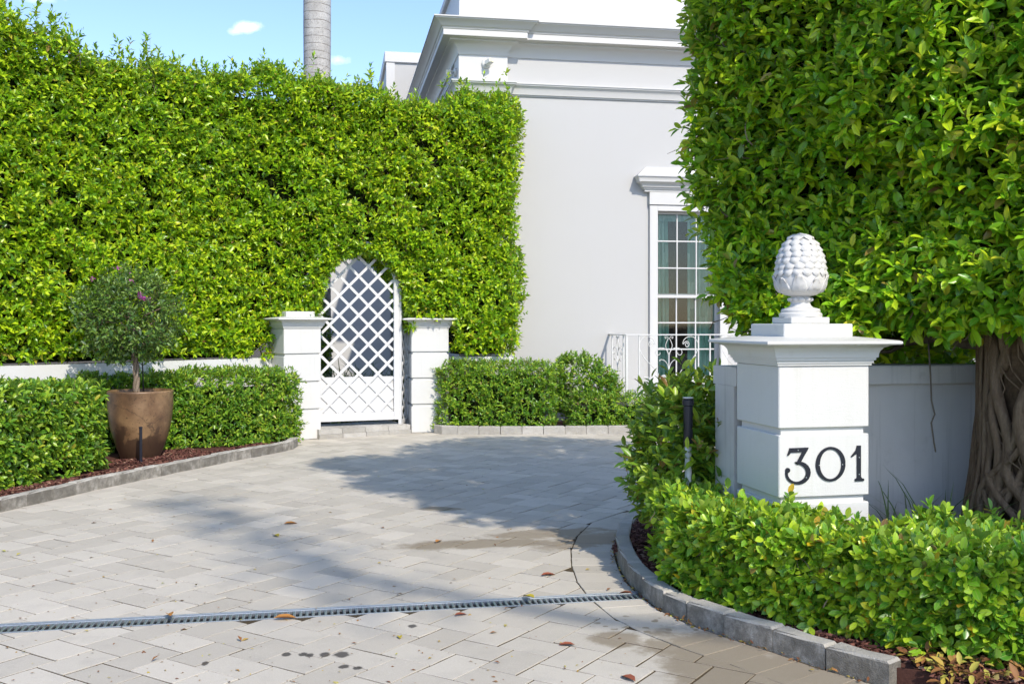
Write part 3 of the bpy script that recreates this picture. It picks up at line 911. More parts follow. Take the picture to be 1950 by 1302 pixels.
# hood over the window
hood = [(-.01, 3.606), (.075, 3.606), (.08, 3.64), (.10, 3.645), (.105, 3.67), (.13, 3.675), (.135, 3.70), (.15, 3.72), (.18, 3.74), (.20, 3.75), (.203, 3.79), (.22, 3.82), (.233, 3.826), (.233, 3.845), (-.01, 3.86)]
obj('window_hood', MB().sweep(hpath([(2.985, -.05), (2.985, 0), (4.303, 0), (4.303, -.05)]), hood), M['trim'], house, auto=28)
hr = MB(); z0, z1 = 3.847, 3.99
hr.add([hp(2.76, -.02, z0), hp(2.76, .228, z0), hp(4.53, .228, z0), hp(4.53, -.02, z0), hp(2.93, -.02, z1), hp(2.93, .06, z1), hp(4.36, .06, z1), hp(4.36, -.02, z1)], [(0, 1, 5, 4), (1, 2, 6, 5), (2, 3, 7, 6), (4, 5, 6, 7), (0, 3, 2, 1), (0, 4, 7, 3)])
obj('hood_flashing', hr, M['trim'], house)
# curtains, blind, dark room with a lit lamp
t_ = NT('curtain_fabric'); p_ = t_.pos()
mp = t_.new('ShaderNodeMapping'); t_.l.new(p_, mp.inputs[0]); mp.inputs['Scale'].default_value = (9, 9, 3.1)
vo = t_.new('ShaderNodeTexVoronoi'); vo.distance = 'CHEBYCHEV'; vo.inputs['Scale'].default_value = 1.0; t_.l.new(mp.outputs[0], vo.inputs['Vector'])
M['curtain'] = t_.done(t_.pbr(t_.ramp(vo.outputs['Color'], ((0, (.20, .44, .38)), (.45, (.32, .58, .52)), (.55, (.52, .74, .68)), (1, (.27, .50, .44)))), .8, .2))
def curtain(s0, s1, z0, z1, amp, fl, name='curtain', t0=-.20):
    m = MB(); n = 48; cols = []
    for k in range(n + 1):
        a = k / n
        cols.append((s0 + (s1 - s0) * a, t0 + amp * math.sin(a * fl * 6.283) + amp * .4 * math.sin(a * fl * 15.1 + 1)))
    vs = []
    for i, z in enumerate((z0, (z0 + z1) / 2, z1)):
        sp = (1.0, .97, .9)[i]
        vs += [hp(s0 + (s - s0) * sp, t, z) for s, t in cols]
    fs = [(i * (n + 1) + k, i * (n + 1) + k + 1, (i + 1) * (n + 1) + k + 1, (i + 1) * (n + 1) + k) for i in range(2) for k in range(n)]
    return obj(name, m.add(vs, fs), M['curtain'], house, smooth=True, fix=False)
curtain(3.12, 3.40, .62, 3.3, .028, 3.5)
curtain(3.70, 4.2, .62, 3.3, .03, 5.5)
obj('window_blind', hbox(MB(), 3.11, 4.18, -.20, -.18, 3.17, 3.33), M['curtain'], house)
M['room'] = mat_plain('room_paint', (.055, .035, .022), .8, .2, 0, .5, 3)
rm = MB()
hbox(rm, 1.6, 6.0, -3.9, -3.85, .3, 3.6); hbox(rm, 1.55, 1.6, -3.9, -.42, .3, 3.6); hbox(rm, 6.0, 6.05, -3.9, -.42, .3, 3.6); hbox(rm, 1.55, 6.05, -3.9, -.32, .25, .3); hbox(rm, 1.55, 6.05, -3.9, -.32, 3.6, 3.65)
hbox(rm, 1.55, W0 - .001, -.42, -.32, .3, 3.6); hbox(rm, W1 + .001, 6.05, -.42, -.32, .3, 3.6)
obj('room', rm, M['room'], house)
lamp_p = hp(3.58, -1.7, 0)
lamp = thing('table_lamp', (lamp_p[0], lamp_p[1], .3), 'small lit table lamp glowing orange inside the dark window', 'lamp')
t_ = NT('lit_shade'); em = t_.new('ShaderNodeEmission'); em.inputs[0].default_value = (1, .36, .07, 1); em.inputs[1].default_value = .9
M['shade'] = t_.done(em.outputs[0])
obj('lamp_shade', MB().lathe([(.10, 1.68), (.13, 1.78), (.085, 1.93)], (lamp_p[0], lamp_p[1], 0), 16, False), M['shade'], lamp, smooth=True, fix=False)
obj('lamp_base', MB().lathe([(.11, .3), (.11, .33), (.025, .38), (.02, 1.3), (.06, 1.42), (.02, 1.55), (.015, 1.72)], (lamp_p[0], lamp_p[1], 0), 12), M['black'], lamp, smooth=True)

# security floodlights on the corner pilaster
M['lens'] = mat_plain('pale_lens', (.75, .72, .52), .25, .5)
def flood(s, t, z, out, aim):
    root = bpy.data.objects.new('security_light', None); COL.objects.link(root); root.parent = house
    c = Vector(hp(s, t, z)); o = Vector((out.x, out.y, 0)); side = Vector((-out.y, out.x, 0))
    X = o; Zv = Vector((0, 0, 1))
    Mo = Matrix((side, Zv, o)).transposed()
    m = MB()
    pr = [(.066, 0), (.072, .014), (.064, .036), (.03, .044)]
    seg = 18; vs = []
    for r, h in pr:
        for k in range(seg):
            a = 6.283 * k / seg; vs.append(c + Mo @ Vector((r * math.cos(a), r * math.sin(a), h)))
    fs = [(i * seg + k, i * seg + (k + 1) % seg, (i + 1) * seg + (k + 1) % seg, (i + 1) * seg + k) for i in range(3) for k in range(seg)] + [tuple(3 * seg + k for k in range(seg))]
    obj('mounting_plate', m.add(vs, fs), M['iron'], root)
    q = c + o * .09 + Vector((0, 0, -.01)); e = q + aim * .05
    obj('bracket', MB().tube([c + o * .03, c + o * .07, q], .014, 8), M['iron'], root, smooth=True)
    zz = aim; xx = zz.cross(Vector((0, 0, 1))).normalized(); yy = zz.cross(xx)
    Mh = Matrix((xx, yy, zz)).transposed()
    obj('lamp_head', MB().box(q + aim * .04 , (.042, .038, .055), Mh, .010), M['iron'], root)
    obj('lens', MB().box(q + aim * .0975, (.034, .031, .003), Mh), M['lens'], root)
flood(.40, .07, 5.49, Vector((dN.x, dN.y)), (Vector((dN.x, dN.y, 0)) + Vector((dS.x, dS.y, 0)) * .8 + Vector((0, 0, .45))).normalized())
flood(-.02, -.25, 5.42, Vector((-dS.x, -dS.y)), (Vector((dN.x, dN.y, 0)) * 1.1 - Vector((dS.x, dS.y, 0)) * .6 + Vector((0, 0, -.1))).normalized())

# balcony with wrought-iron railing
BL0, BL1, BT, BZ = 2.353, 4.93, .96, .49
obj('balcony_slab', hbox(MB(), BL0 - .05, BL1 + .05, 0.001, BT + .05, .30, BZ, .012), M['trim'], house)
rail = bpy.data.objects.new('balcony_railing', None); COL.objects.link(rail); rail.parent = house
RZ = 1.385
def rbox(name, *a, bev=.003): return obj(name, hbox(MB(), *a, bev), M['iron'], rail)
rbox('top_rail', BL0 - .02, BL1 + .02, BT - .025, BT + .025, RZ - .018, RZ, bev=.005)
rbox('top_rail', BL0 - .0195, BL0 + .0195, .001, BT - .026, RZ - .0185, RZ - .0005, bev=.005)
rbox('top_rail', BL1 - .0195, BL1 + .0195, .001, BT - .026, RZ - .0185, RZ - .0005, bev=.005)
for s in (BL0, BL1):
    rbox('post', s - .016, s + .016, BT - .016, BT + .016, BZ, RZ - .019)
    rbox('post', s - .009, s + .009, BT - .18, BT - .16, BZ, RZ - .019)
    rbox('post', s - .009, s + .009, .16, .18, BZ, RZ - .019)
for s in (2.543, 3.46, 3.641, 3.822, 4.74): rbox('baluster', s - .010, s + .010, BT - .010, BT + .010, BZ, RZ - .019)
rbox('bottom_rail', BL0 + .017, BL1 - .017, BT - .008, BT + .008, .515, .533)
def cr(pts, n=5):
    """Catmull-Rom through 2-D points"""
    P = [Vector(p) for p in pts]; P = [P[0] * 2 - P[1]] + P + [P[-1] * 2 - P[-2]]; out = []
    for i in range(1, len(P) - 2):
        for k in range(n):
            t = k / n
            out.append(.5 * ((2 * P[i]) + (-P[i - 1] + P[i + 1]) * t + (2 * P[i - 1] - 5 * P[i] + 4 * P[i + 1] - P[i + 2]) * t * t + (-P[i - 1] + 3 * P[i] - 3 * P[i + 1] + P[i + 2]) * t ** 3))
    return out + [P[-2]]
SCR = {
    'scroll': [[(640, 352), (655, 335), (672, 355), (655, 385), (628, 365), (632, 325), (668, 318), (700, 350), (690, 300), (640, 258), (570, 262), (518, 330), (520, 420), (590, 545), (680, 635), (742, 725), (752, 820), (735, 905), (690, 955)],
               [(600, 822), (612, 808), (622, 828), (606, 846), (588, 828), (598, 800), (626, 794), (643, 815), (632, 775), (580, 768), (535, 810), (528, 880), (560, 935), (610, 962)]],
    'leaf_scroll': [[(868, 500), (850, 435), (800, 398), (740, 405), (712, 445), (725, 485), (760, 480), (765, 455)],
                    [(870, 680), (855, 610), (820, 560), (780, 545), (757, 558), (766, 568)],
                    [(870, 860), (858, 785), (820, 742), (785, 755), (790, 785), (815, 790), (818, 770)],
                    [(866, 275), (845, 320), (832, 370), (848, 420), (872, 480)], [(866, 272), (845, 252), (824, 256), (828, 276), (842, 272)],
                    [(872, 960), (845, 955), (800, 930), (770, 905)]]}
def scroll_panel(base, ax, kx, names=('scroll', 'leaf_scroll'), tag_name=True):
    """ornament drawn from (crop px) points round x=872; base = centre bottom; ax = plan direction"""
    zk = (RZ - .02 - .52) / 725.0
    for nm in names:
        for pl in SCR[nm]:
            for sg in (-1, 1):
                pts = []
                for q in cr(pl, 4):
                    x = (q.x - 872) * kx * sg; z = .52 + (965 - q.y) * zk
                    pts.append((base.x + ax.x * x, base.y + ax.y * x, z))
                obj(nm, MB().tube(pts, .0062 if nm == 'scroll' else .0055, 5), M['iron'], rail, smooth=True, fix=False)
    obj('stem', MB().tube([(base.x, base.y, .52), (base.x, base.y, 1.07)], .007, 6), M['iron'], rail, smooth=True)
for sc in (3.0015, 4.281): scroll_panel(Vector(hp(sc, BT, 0)[:2]), dS, .00127)
for s in (BL0, BL1): scroll_panel(Vector(hp(s, BT * .5, 0)[:2]), dN, .0016, ('leaf_scroll',))

# ------------------------------------------------------------------ pillars
def pillar(cx, cy, th, zb, label, finial=False, n=4, w=.53, pitch=.369, ztop=None, mat=None):
    """near-left front corner at (cx, cy); front runs along angle th; zb = base height"""
    e = Vector((math.cos(th), math.sin(th))); b = Vector((-e.y, e.x))
    c = Vector((cx, cy)) + e * w / 2 + b * w / 2
    root = thing('gate_pillar', (c.x, c.y, max(zb, 0)), label, 'pillar')
    Mz = Matrix(((e.x, b.x, 0), (e.y, b.y, 0), (0, 0, 1)))
    zt = zb + pitch * n
    obj('shaft', MB().box((c.x, c.y, (zb + zt) / 2), (w / 2 - .022, w / 2 - .022, (zt - zb) / 2 - .004), Mz), M['pillar'], root)
    for k in range(n):
        z1 = zt - k * pitch; z0 = z1 - pitch + .036
        if k == n - 1: z0 = zb
        obj('block', MB().box((c.x, c.y, (z0 + z1) / 2), (w / 2, w / 2, (z1 - z0) / 2), Mz, .005), M['pillar'], root)
    def sq(prof): 
        m = MB(); vs = []
        for o, z in prof:
            for sx, sy in ((-1, -1), (1, -1), (1, 1), (-1, 1)):
                q = c + e * sx * (w / 2 + o) + b * sy * (w / 2 + o); vs.append((q.x, q.y, z))
        nn = len(prof)
        fs = [(i * 4 + k, i * 4 + (k + 1) % 4, i * 4 + 4 + (k + 1) % 4, i * 4 + 4 + k) for i in range(nn - 1) for k in range(4)] + [(3, 2, 1, 0), tuple((nn - 1) * 4 + k for k in range(4))]
        return m.add(vs, fs)
    z = zt
    obj('cap_moulding', sq([(.003, z + .001), (.010, z + .001), (.010, z + .013), (.018, z + .014), (.018, z + .028), (.027, z + .029), (.027, z + .043), (.036, z + .044), (.037, z + .058), (.042, z + .078), (.055, z + .096), (.080, z + .108), (.100, z + .112), (.104, z + .113)]), M['cap'], root, auto=25)
    obj('cap_slab', sq([(.10, z + .1135), (.122, z + .115), (.126, z + .121), (.124, z + .131), (.112, z + .136), (-.05, z + .156)]), M['cap'], root, auto=25)
    obj('plinth', MB().box((c.x, c.y, z + .185), (.205, .205, .040), Mz, .005), M['cap'], root)
    if not finial: return root, c, z
    obj('plinth', MB().box((c.x, c.y, z + .2435), (.116, .116, .018), Mz, .004), M['cap'], root)
    z = z + .262
    cc = (c.x, c.y, z)
    body = [(.118, 0), (.118, .018), (.113, .024), (.107, .026), (.108, .038), (.102, .047), (.084, .051), (.068, .056), (.057, .066), (.052, .080), (.058, .088), (.060, .104), (.052, .112), (.056, .118), (.086, .124), (.110, .138), (.128, .158), (.136, .18), (.138, .21), (.135, .235), (.131, .262), (.127, .294), (.121, .326), (.112, .358), (.098, .390), (.076, .422), (.044, .454), (.018, .469), (.0, .4745)]
    fin = obj('pineapple_finial', MB().lathe(body, cc, 40, False), M['stone_white'], root, auto=35)
    # string of beads
    bead = MB()
    for k in range(11):
        a = 6.283 * k / 11
        bm = bmesh.new(); bmesh.ops.create_icosphere(bm, subdivisions=2, radius=.0145)
        m = MB().add([(v.co.x * 1.25 * math.sin(a) ** 2 + v.co.x * math.cos(a) ** 2, v.co.y, v.co.z * .82) for v in bm.verts], [tuple(v.index for v in f.verts) for f in bm.faces]); bm.free()
        m.v = [(x + c.x + .059 * math.cos(a), y + c.y + .059 * math.sin(a), zz + z + .099) for x, y, zz in m.v]
        obj('bead', m, M['stone_white'], fin, smooth=True)
    # overlapping scales
    def rad(h):
        for (r0, h0), (r1, h1) in zip(body[15:], body[16:]):
            if h0 <= h <= h1: return r0 + (r1 - r0) * (h - h0) / max(1e-6, h1 - h0)
        return .01
    h = .250; row = 0
    while h < .462:
        r = rad(h); cnt = max(5, int(round(2 * math.pi * r / .053))) if r > .05 else 6
        sz = 2 * math.pi * r / cnt * .60
        dr = (rad(min(.473, h + .012)) - rad(h - .012)) / .024
        nrm = math.atan2(1, -dr) if True else 0
        for k in range(cnt):
            a = 6.283 * (k + .5 * (row % 2)) / cnt
            o_ = Vector((math.cos(a), math.sin(a), 0)); tg_ = Vector((-math.sin(a), math.cos(a), 0))
            sl = Vector((o_.x * dr, o_.y * dr, 1)).normalized(); nn = tg_.cross(sl).normalized()
            if nn.dot(o_) < 0: nn = -nn
            p0 = Vector(cc) + o_ * (r - .004) + Vector((0, 0, h))
            out = []
            for (x, y, d) in ((0, -1.02, .004), (.62, -.55, .008), (.98, .08, .005), (.62, .62, .002), (0, 1.05, 0), (-.62, .62, .002), (-.98, .08, .005), (-.62, -.55, .008)):
                out.append(p0 + tg_ * x * sz + sl * y * sz + nn * d)
            inn = [p0 + (q - p0) * .55 + nn * (.011 + .005 * (i in (0, 1, 7))) for i, q in enumerate(out)]
            tip = p0 - sl * sz * .18 + nn * .019
            m = MB().add(out + inn + [tip], [(i, (i + 1) % 8, 8 + (i + 1) % 8, 8 + i) for i in range(8)] + [(8 + i, 8 + (i + 1) % 8, 16) for i in range(8)])
            obj('scale', m, M['stone_white'], fin, smooth=True)
        h += sz * 1.02 if r > .06 else .020
        row += 1
    # acanthus cup
    for k in range(9):
        a = 6.283 * k / 9 + .2
        wdt = .105 if k % 2 == 0 else .092
        m = MB(); rows = 8; cols = 7; vs = []
        for i in range(rows):
            tt = i / (rows - 1); hh = .122 + tt * (.112 if k % 2 == 0 else .098)
            r0 = rad(min(.235, max(.124, hh)))
            r0 = r0 + .005 + (.012 * max(0, tt - .75) / .25)
            lob = 1 + .10 * math.sin(i * 2.6)
            for j in range(cols):
                x = (j / (cols - 1) - .5)
                wl2 = wdt * (1 - .55 * max(0, tt - .55) ** 1.2 / .45) * lob
                ang = a + x * wl2 / .138
                rr = r0 + .008 * math.cos(x * 22) * (1 - tt * .3) - .012 * (abs(x) * 2) ** 3
                zz = z + hh - .028 * (abs(x) * 2) ** 2 * tt
                vs.append((c.x + rr * math.cos(ang), c.y + rr * math.sin(ang), zz))
        m.add(vs, [(i * cols + j, i * cols + j + 1, (i + 1) * cols + j + 1, (i + 1) * cols + j) for i in range(rows - 1) for j in range(cols - 1)])
        ob = obj('acanthus_leaf', m, M['stone_white'], fin, smooth=True, fix=False)
        sd = ob.modifiers.new('thick', 'SOLIDIFY'); sd.thickness = .006; sd.offset = -1
    return root, c, zt

TH3 = R(12.0)
P3 = Vector((1.42, 5.45)); e3 = Vector((math.cos(TH3), math.sin(TH3))); n3 = Vector((e3.y, -e3.x))
pil3, c3, zt3 = pillar(1.42, 5.45, TH3, 1.321 - 4 * .369, 'white pineapple topped pillar with black house number 301 above the clipped hedge', True)
# house number 301
def fp(s, z, o): q = P3 + e3 * s + n3 * o; return (q.x, q.y, z)
def plate(poly, z_off, th):
    n = len(poly)
    vs = [fp(s, z, z_off) for s, z in poly] + [fp(s, z, z_off + th) for s, z in poly]
    return vs, [tuple(range(n - 1, -1, -1)), tuple(range(n, 2 * n))] + [(i, (i + 1) % n, n + (i + 1) % n, n + i) for i in range(n)]
def stroke(pts, ws, th, z_off=.0015):
    P = [Vector(p) for p in pts]; L, Rr = [], []
    for i, p in enumerate(P):
        t = (P[min(i + 1, len(P) - 1)] - P[max(0, i - 1)]).normalized(); nn = Vector((-t.y, t.x)) * ws[i] / 2
        L.append(p + nn); Rr.append(p - nn)
    n = len(P); vs, fs = [], []
    for o in (z_off, z_off + th):
        vs += [fp(q.x, q.y, o) for q in L] + [fp(q.x, q.y, o) for q in Rr]
    for i in range(n - 1):
        fs += [(2 * n + i, 2 * n + i + 1, 3 * n + i + 1, 3 * n + i), (i, n + i, n + i + 1, i + 1), (i, i + 1, 2 * n + i + 1, 2 * n + i), (n + i, 3 * n + i, 3 * n + i + 1, n + i + 1)]
    fs += [(0, 2 * n, 3 * n, n), (n - 1, 2 * n - 1, 4 * n - 1, 3 * n - 1)]
    return vs, fs
ZT, ZB = .884, .693
hh = ZT - ZB
m = MB()
m.add(*plate([(.046, ZT - .038), (.060, ZT), (.170, ZT + .001), (.160, ZT - .021), (.066, ZT - .024), (.054, ZT - .040)], .0015, .0060))
m.add(*stroke([(.158, ZT - .003), (.132, ZT - .044), (.109, ZT - .084)], [.021, .0205, .020], .0054))
bw = [(.108, ZT - .083)]; bws = [.017]
for k in range(19):
    a = R(100 - k * 16.5); rx, rz = .0635, .054
    bw.append((.1055 + rx * math.cos(a), ZB + .0575 + rz * math.sin(a))); bws.append(.014 + .013 * max(0, math.cos(a)))
m.add(*stroke(bw[0:], bws, .0048))
bx, bz = bw[-1]
m.add(*plate([(bx + .004 + .0135 * math.cos(k * .5236), bz + .0135 * math.sin(k * .5236)) for k in range(12)], .0015, .0066))
n3o = obj('numeral', m, M['black'], pil3); n3o['label'] = 'black metal numeral 3'
m = MB(); pts, ws = [], []
for k in range(41):
    a = 6.283185 * k / 40
    pts.append((.2995 + .0755 * math.cos(a), (ZT + ZB) / 2 + .004 + (hh / 2 - .009) * math.sin(a))); ws.append(.013 + .0105 * math.cos(a) ** 2)
m.add(*stroke(pts, ws, .0055)); n0 = obj('numeral', m, M['black'], pil3); n0['label'] = 'black metal numeral 0'
m = MB(); x0 = .4665
m.add(*plate([(x0 - .011, ZB + .028), (x0 - .011, ZT - .038), (x0 - .042, ZT - .058), (x0 - .046, ZT - .052), (x0 - .040, ZT - .046), (x0 - .019, ZT - .022), (x0 - .011, ZT + .004), (x0 + .012, ZT + .004), (x0 + .012, ZB + .028), (x0 + .018, ZB + .018), (x0 + .031, ZB + .015), (x0 + .031, ZB + .003), (x0 - .023, ZB + .003), (x0 - .023, ZB + .015), (x0 - .013, ZB + .019)], .0015, .0056))
n1 = obj('numeral', m, M['black'], pil3); n1['label'] = 'black metal numeral 1'
for s_, z_ in ((.108, ZT - .012), (.155, ZB + .032), (.231, (ZT + ZB) / 2), (.368, (ZT + ZB) / 2), (.467, ZT - .06), (.467, ZB + .04)):
    m = MB().add(*plate([(s_ + .0032 * math.cos(k * .785), z_ + .0032 * math.sin(k * .785)) for k in range(8)], .006, .0035)); obj('screw', m, M['steel'], pil3)

pil1, c1, zt1 = pillar(-2.995, 13.44, R(36), .003, 'white banded pillar on the potted tree side of the lattice gate, half under the hedge')
pil2, c2, zt2 = pillar(-1.42, 14.46, R(12), .003, 'white banded pillar on the house side of the lattice gate')

# ------------------------------------------------------------------ gate, side trellis, steps
GA, GB = Vector((-2.69, 14.06)), Vector((-1.672, 14.46))
gd = (GB - GA).normalized(); gn = Vector((gd.y, -gd.x)); gl_ = (GB - GA).length
MG = Matrix(((gd.x, -gn.x, 0), (gd.y, -gn.y, 0), (0, 0, 1)))
gate = thing('lattice_gate', ((GA.x + GB.x) / 2, (GA.y + GB.y) / 2, .12), 'white arched lattice gate between two banded pillars under the hedge arch', 'gate')
def gp(g, o, z): q = GA + gd * g + gn * o; return Vector((q.x, q.y, z))
GZB, GZS, GZT = .19, 2.05, 2.60
def inside(g, z):
    if not (.0 <= g <= gl_) or z < .30: return False
    if z <= GZS: return True
    return ((g - gl_ / 2) / (gl_ / 2)) ** 2 + ((z - GZS) / (GZT - GZS)) ** 2 <= 1
def slats(parent, origin, d, nrm, length, zr, ins, pitch=.272, wd=.037, name='slat', phase=0.0):
    zmid = (zr[0] + zr[1]) / 2
    for sg in (-1, 1):
        span = length + (zr[1] - zr[0])
        k = -int(span / pitch) - 2
        while k * pitch < span * 2:
            c0 = k * pitch + phase; k += 1
            # line g = c0 + sg*(z - zr[0])
            zs = np.linspace(zr[0], zr[1], 240); gs = c0 + sg * (zs - zr[0])
            ok = [ins(g, z) for g, z in zip(gs, zs)]
            if sum(ok) < 6: continue
            i0 = ok.index(True); i1 = len(ok) - 1 - ok[::-1].index(True)
            p0 = origin + d * gs[i0]; p1 = origin + d * gs[i1]
            a = Vector((p0.x, p0.y, zs[i0])); b = Vector((p1.x, p1.y, zs[i1]))
            off = Vector((nrm.x, nrm.y, 0)) * (.0065 * sg)
            y = (b - a).normalized(); zn = Vector((nrm.x, nrm.y, 0)); x = y.cross(zn)
            obj(name, MB().box((a + b) / 2 + off, (wd / 2, (b - a).length / 2, .006), Matrix((x, y, zn)).transposed()), M['gate'], parent)
slats(gate, GA, gd, gn, gl_, (.30, GZT), inside, phase=.05)
def gbox(name, g0, g1, o0, o1, z0, z1, bev=.004):
    return obj(name, MB().box((gp((g0 + g1) / 2, (o0 + o1) / 2, (z0 + z1) / 2)), (abs(g1 - g0) / 2, abs(o1 - o0) / 2, abs(z1 - z0) / 2), MG, bev), M['gate'], gate)
gbox('bottom_rail', 0, gl_ - .0005, -.022, .022, GZB, .302)
gbox('stile', gl_, gl_ + .07, -.028, .028, GZB, 2.28)
gbox('stile', -.05, -.0005, -.024, .024, GZB, 2.1)
gbox('kick_panel', 0, gl_ - .0005, -.030, -.018, .303, .80)
arch = []
for k in range(25):
    a = math.pi * k / 24
    arch.append(tuple(gp(gl_ / 2 - (gl_ / 2 + .02) * math.cos(a), 0, GZS + (GZT - GZS + .01) * math.sin(a))))
obj('arch_rail', MB().tube(arch, .012, 6), M['gate'], gate, smooth=True)
SA, SB = Vector((-1.583, 14.50)), Vector((-1.53, 14.92))
sd_ = (SB - SA).normalized(); sn_ = Vector((-sd_.y, sd_.x)); sl_ = (SB - SA).length
tre = thing('side_trellis', ((SA.x + SB.x) / 2, (SA.y + SB.y) / 2, .0), 'narrow white lattice side panel between the gate stile and house side pillar', 'trellis')
MT = Matrix(((sd_.x, -sn_.x, 0), (sd_.y, -sn_.y, 0), (0, 0, 1)))
slats(tre, SA, sd_, sn_, sl_, (.16, 2.25), lambda g, z: 0 <= g <= sl_ and .16 <= z <= 2.25, pitch=.21, wd=.03)
for g0 in (0, sl_):
    q = SA + sd_ * g0
    obj('stile', MB().box((q.x, q.y, 1.19), (.024, .022, 1.10), MT, .003), M['gate'], tre)
for z in (.15, 2.26):
    q = SA + sd_ * sl_ / 2
    obj('cross_rail', MB().box((q.x, q.y, z), (sl_ / 2 - .025, .018, .03), MT, .003), M['gate'], tre)
# two shallow stone courses under the gate
steps = thing('stone_steps', (-2.0, 14.0, 0), 'two low weathered stone courses forming a step below the lattice gate', 'step')
t0 = Vector((-2.575, 13.66)); t1 = Vector((-1.425, 14.40)); td_ = (t1 - t0).normalized(); tn = Vector((-td_.y, td_.x))
for (z0, z1, back, fr) in ((-.05, .058, .72, -.012), (.0595, .125, .70, .004)):
    ln = (t1 - t0).length; k = 4
    for i in range(k):
        a = t0 + td_ * (ln * i / k + .003) + tn * fr; b = t0 + td_ * (ln * (i + 1) / k - .003) + tn * fr
        obj('step_stone', MB().prism([(a.x, a.y), (b.x, b.y), ((b + tn * back).x, (b + tn * back).y), ((a + tn * back).x, (a + tn * back).y)], z0, z1), M['kerb_pale'], steps)

# ------------------------------------------------------------------ garden walls
def wall(path, th, z1, mat, label, coping=None, z0=-.05, cat_='wall'):
    a = path[0]
    root = thing('garden_wall', (a[0], a[1], 0), label, cat_)
    obj('wall_body', MB().sweep(path, [(0, z0), (0, z1), (-th, z1), (-th, z0)]), mat, root)
    if coping:
        h, o = coping
        obj('coping', MB().sweep(path, [(o, z1 + .001), (o, z1 + h - .008), (o - .008, z1 + h), (-th - o + .008, z1 + h), (-th - o, z1 + h - .008), (-th - o, z1 + .001)]), mat, root)
    return root
wall([(-8.12, 7.84), (-5.47, 11.04), (-3.22, 13.77)], .25, 1.085, M['gwall'], 'low white garden wall below the tall hedge, behind the potted tree')
wall([(-.90, 14.70), (.02, 14.93)], .25, 1.065, M['gwall'], 'short low white wall between the gate pillar and house, under the hedge end')
ga = R(13)
wall([(1.30, 6.0), (1.30 + 5 * math.cos(ga), 6.0 + 5 * math.sin(ga))], .26, 1.18, M['greywall'], 'shaded grey boundary wall with coping between numbered pillar and ficus trunk', (.112, .03))

# ------------------------------------------------------------------ hedges
def hedge_cloud(path, th, z0, z1, dens, leaf, wob_amp=.07, wob_f=2.2, back=False, ends=(True, True), hole=None, zlo=None, ztop=None, deep=.09, k=8, stem=.09, up=.5, pocket=None, thin=None):
    """shoots over front, top and ends of a clipped hedge; dens = shoots per square metre"""
    L = plen(path); wb = Wob(wob_f); wb2 = Wob(wob_f * 3); pk = Wob(4.2)
    zt = ztop or (lambda s: np.full_like(s, z1)); zl = zlo or (lambda s: np.full_like(s, z0))
    Ps, Ds = [], []
    def put(P, D, amp=1.0):
        if pocket:
            ok = (pk(P) + rng.normal(0, .12, len(P)) + (thin(P) if thin else 0)) < pocket
            P, D = P[ok], D[ok]
        b = wb(P) * wob_amp + wb2(P) * wob_amp * .45
        dpt_ = rng.exponential(deep, len(P)) - .03
        Ps.append(P + D * (b * amp - dpt_)[:, None])
        Ds.append(D + np.array([0, 0, .45]) + rng.normal(0, .38, P.shape))
    def face(side, n):
        s = rng.uniform(0, L, n); a, nn, tt = path_at(path, s)
        lo, hi = zl(s), zt(s)
        z = lo + (hi - lo) * rng.uniform(0, 1, n)
        if hole is not None:
            ok = ~hole(s, z); a, nn, z = a[ok], nn[ok], z[ok]
        q = a if side > 0 else a - nn * th
        put(np.concatenate([q, z[:, None]], 1), np.concatenate([nn * side, np.zeros((len(nn), 1))], 1))
    face(1, int(dens * L * (z1 - z0)))
    if back: face(-1, int(dens * .5 * L * (z1 - z0)))
    n = int(dens * L * th * .9); s = rng.uniform(0, L, n); a, nn, tt = path_at(path, s)
    q = a - nn * (rng.uniform(0, 1, n) * th)[:, None]
    put(np.concatenate([q, zt(s)[:, None]], 1), np.tile(np.array([[0, 0, 1.]]), (n, 1)), .8)
    for e, on in enumerate(ends):
        if not on: continue
        n = int(dens * th * (z1 - z0)); s = np.full(n, 0.0 if e == 0 else L); a, nn, tt = path_at(path, s)
        sg = -1 if e == 0 else 1
        z = zl(s) + (zt(s) - zl(s)) * rng.uniform(0, 1, n)
        q = a - nn * (rng.uniform(0, 1, n) * th)[:, None]
        put(np.concatenate([q, z[:, None]], 1), np.concatenate([tt * sg, np.zeros((n, 1))], 1))
    P, D = np.concatenate(Ps), np.concatenate(Ds)
    return P, D
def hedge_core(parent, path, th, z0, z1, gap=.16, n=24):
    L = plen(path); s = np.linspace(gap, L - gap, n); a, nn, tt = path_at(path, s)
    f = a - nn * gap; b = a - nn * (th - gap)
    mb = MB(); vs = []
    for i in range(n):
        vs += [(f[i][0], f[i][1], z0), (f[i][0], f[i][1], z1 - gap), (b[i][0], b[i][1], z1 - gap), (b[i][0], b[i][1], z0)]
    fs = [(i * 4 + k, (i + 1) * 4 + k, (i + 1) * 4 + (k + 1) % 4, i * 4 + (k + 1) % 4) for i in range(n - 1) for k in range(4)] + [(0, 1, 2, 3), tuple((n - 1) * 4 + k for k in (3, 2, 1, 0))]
    return obj('shade_core', mb.add(vs, fs), M['core'], parent)  # solid block coloured as the shaded inside of the hedge

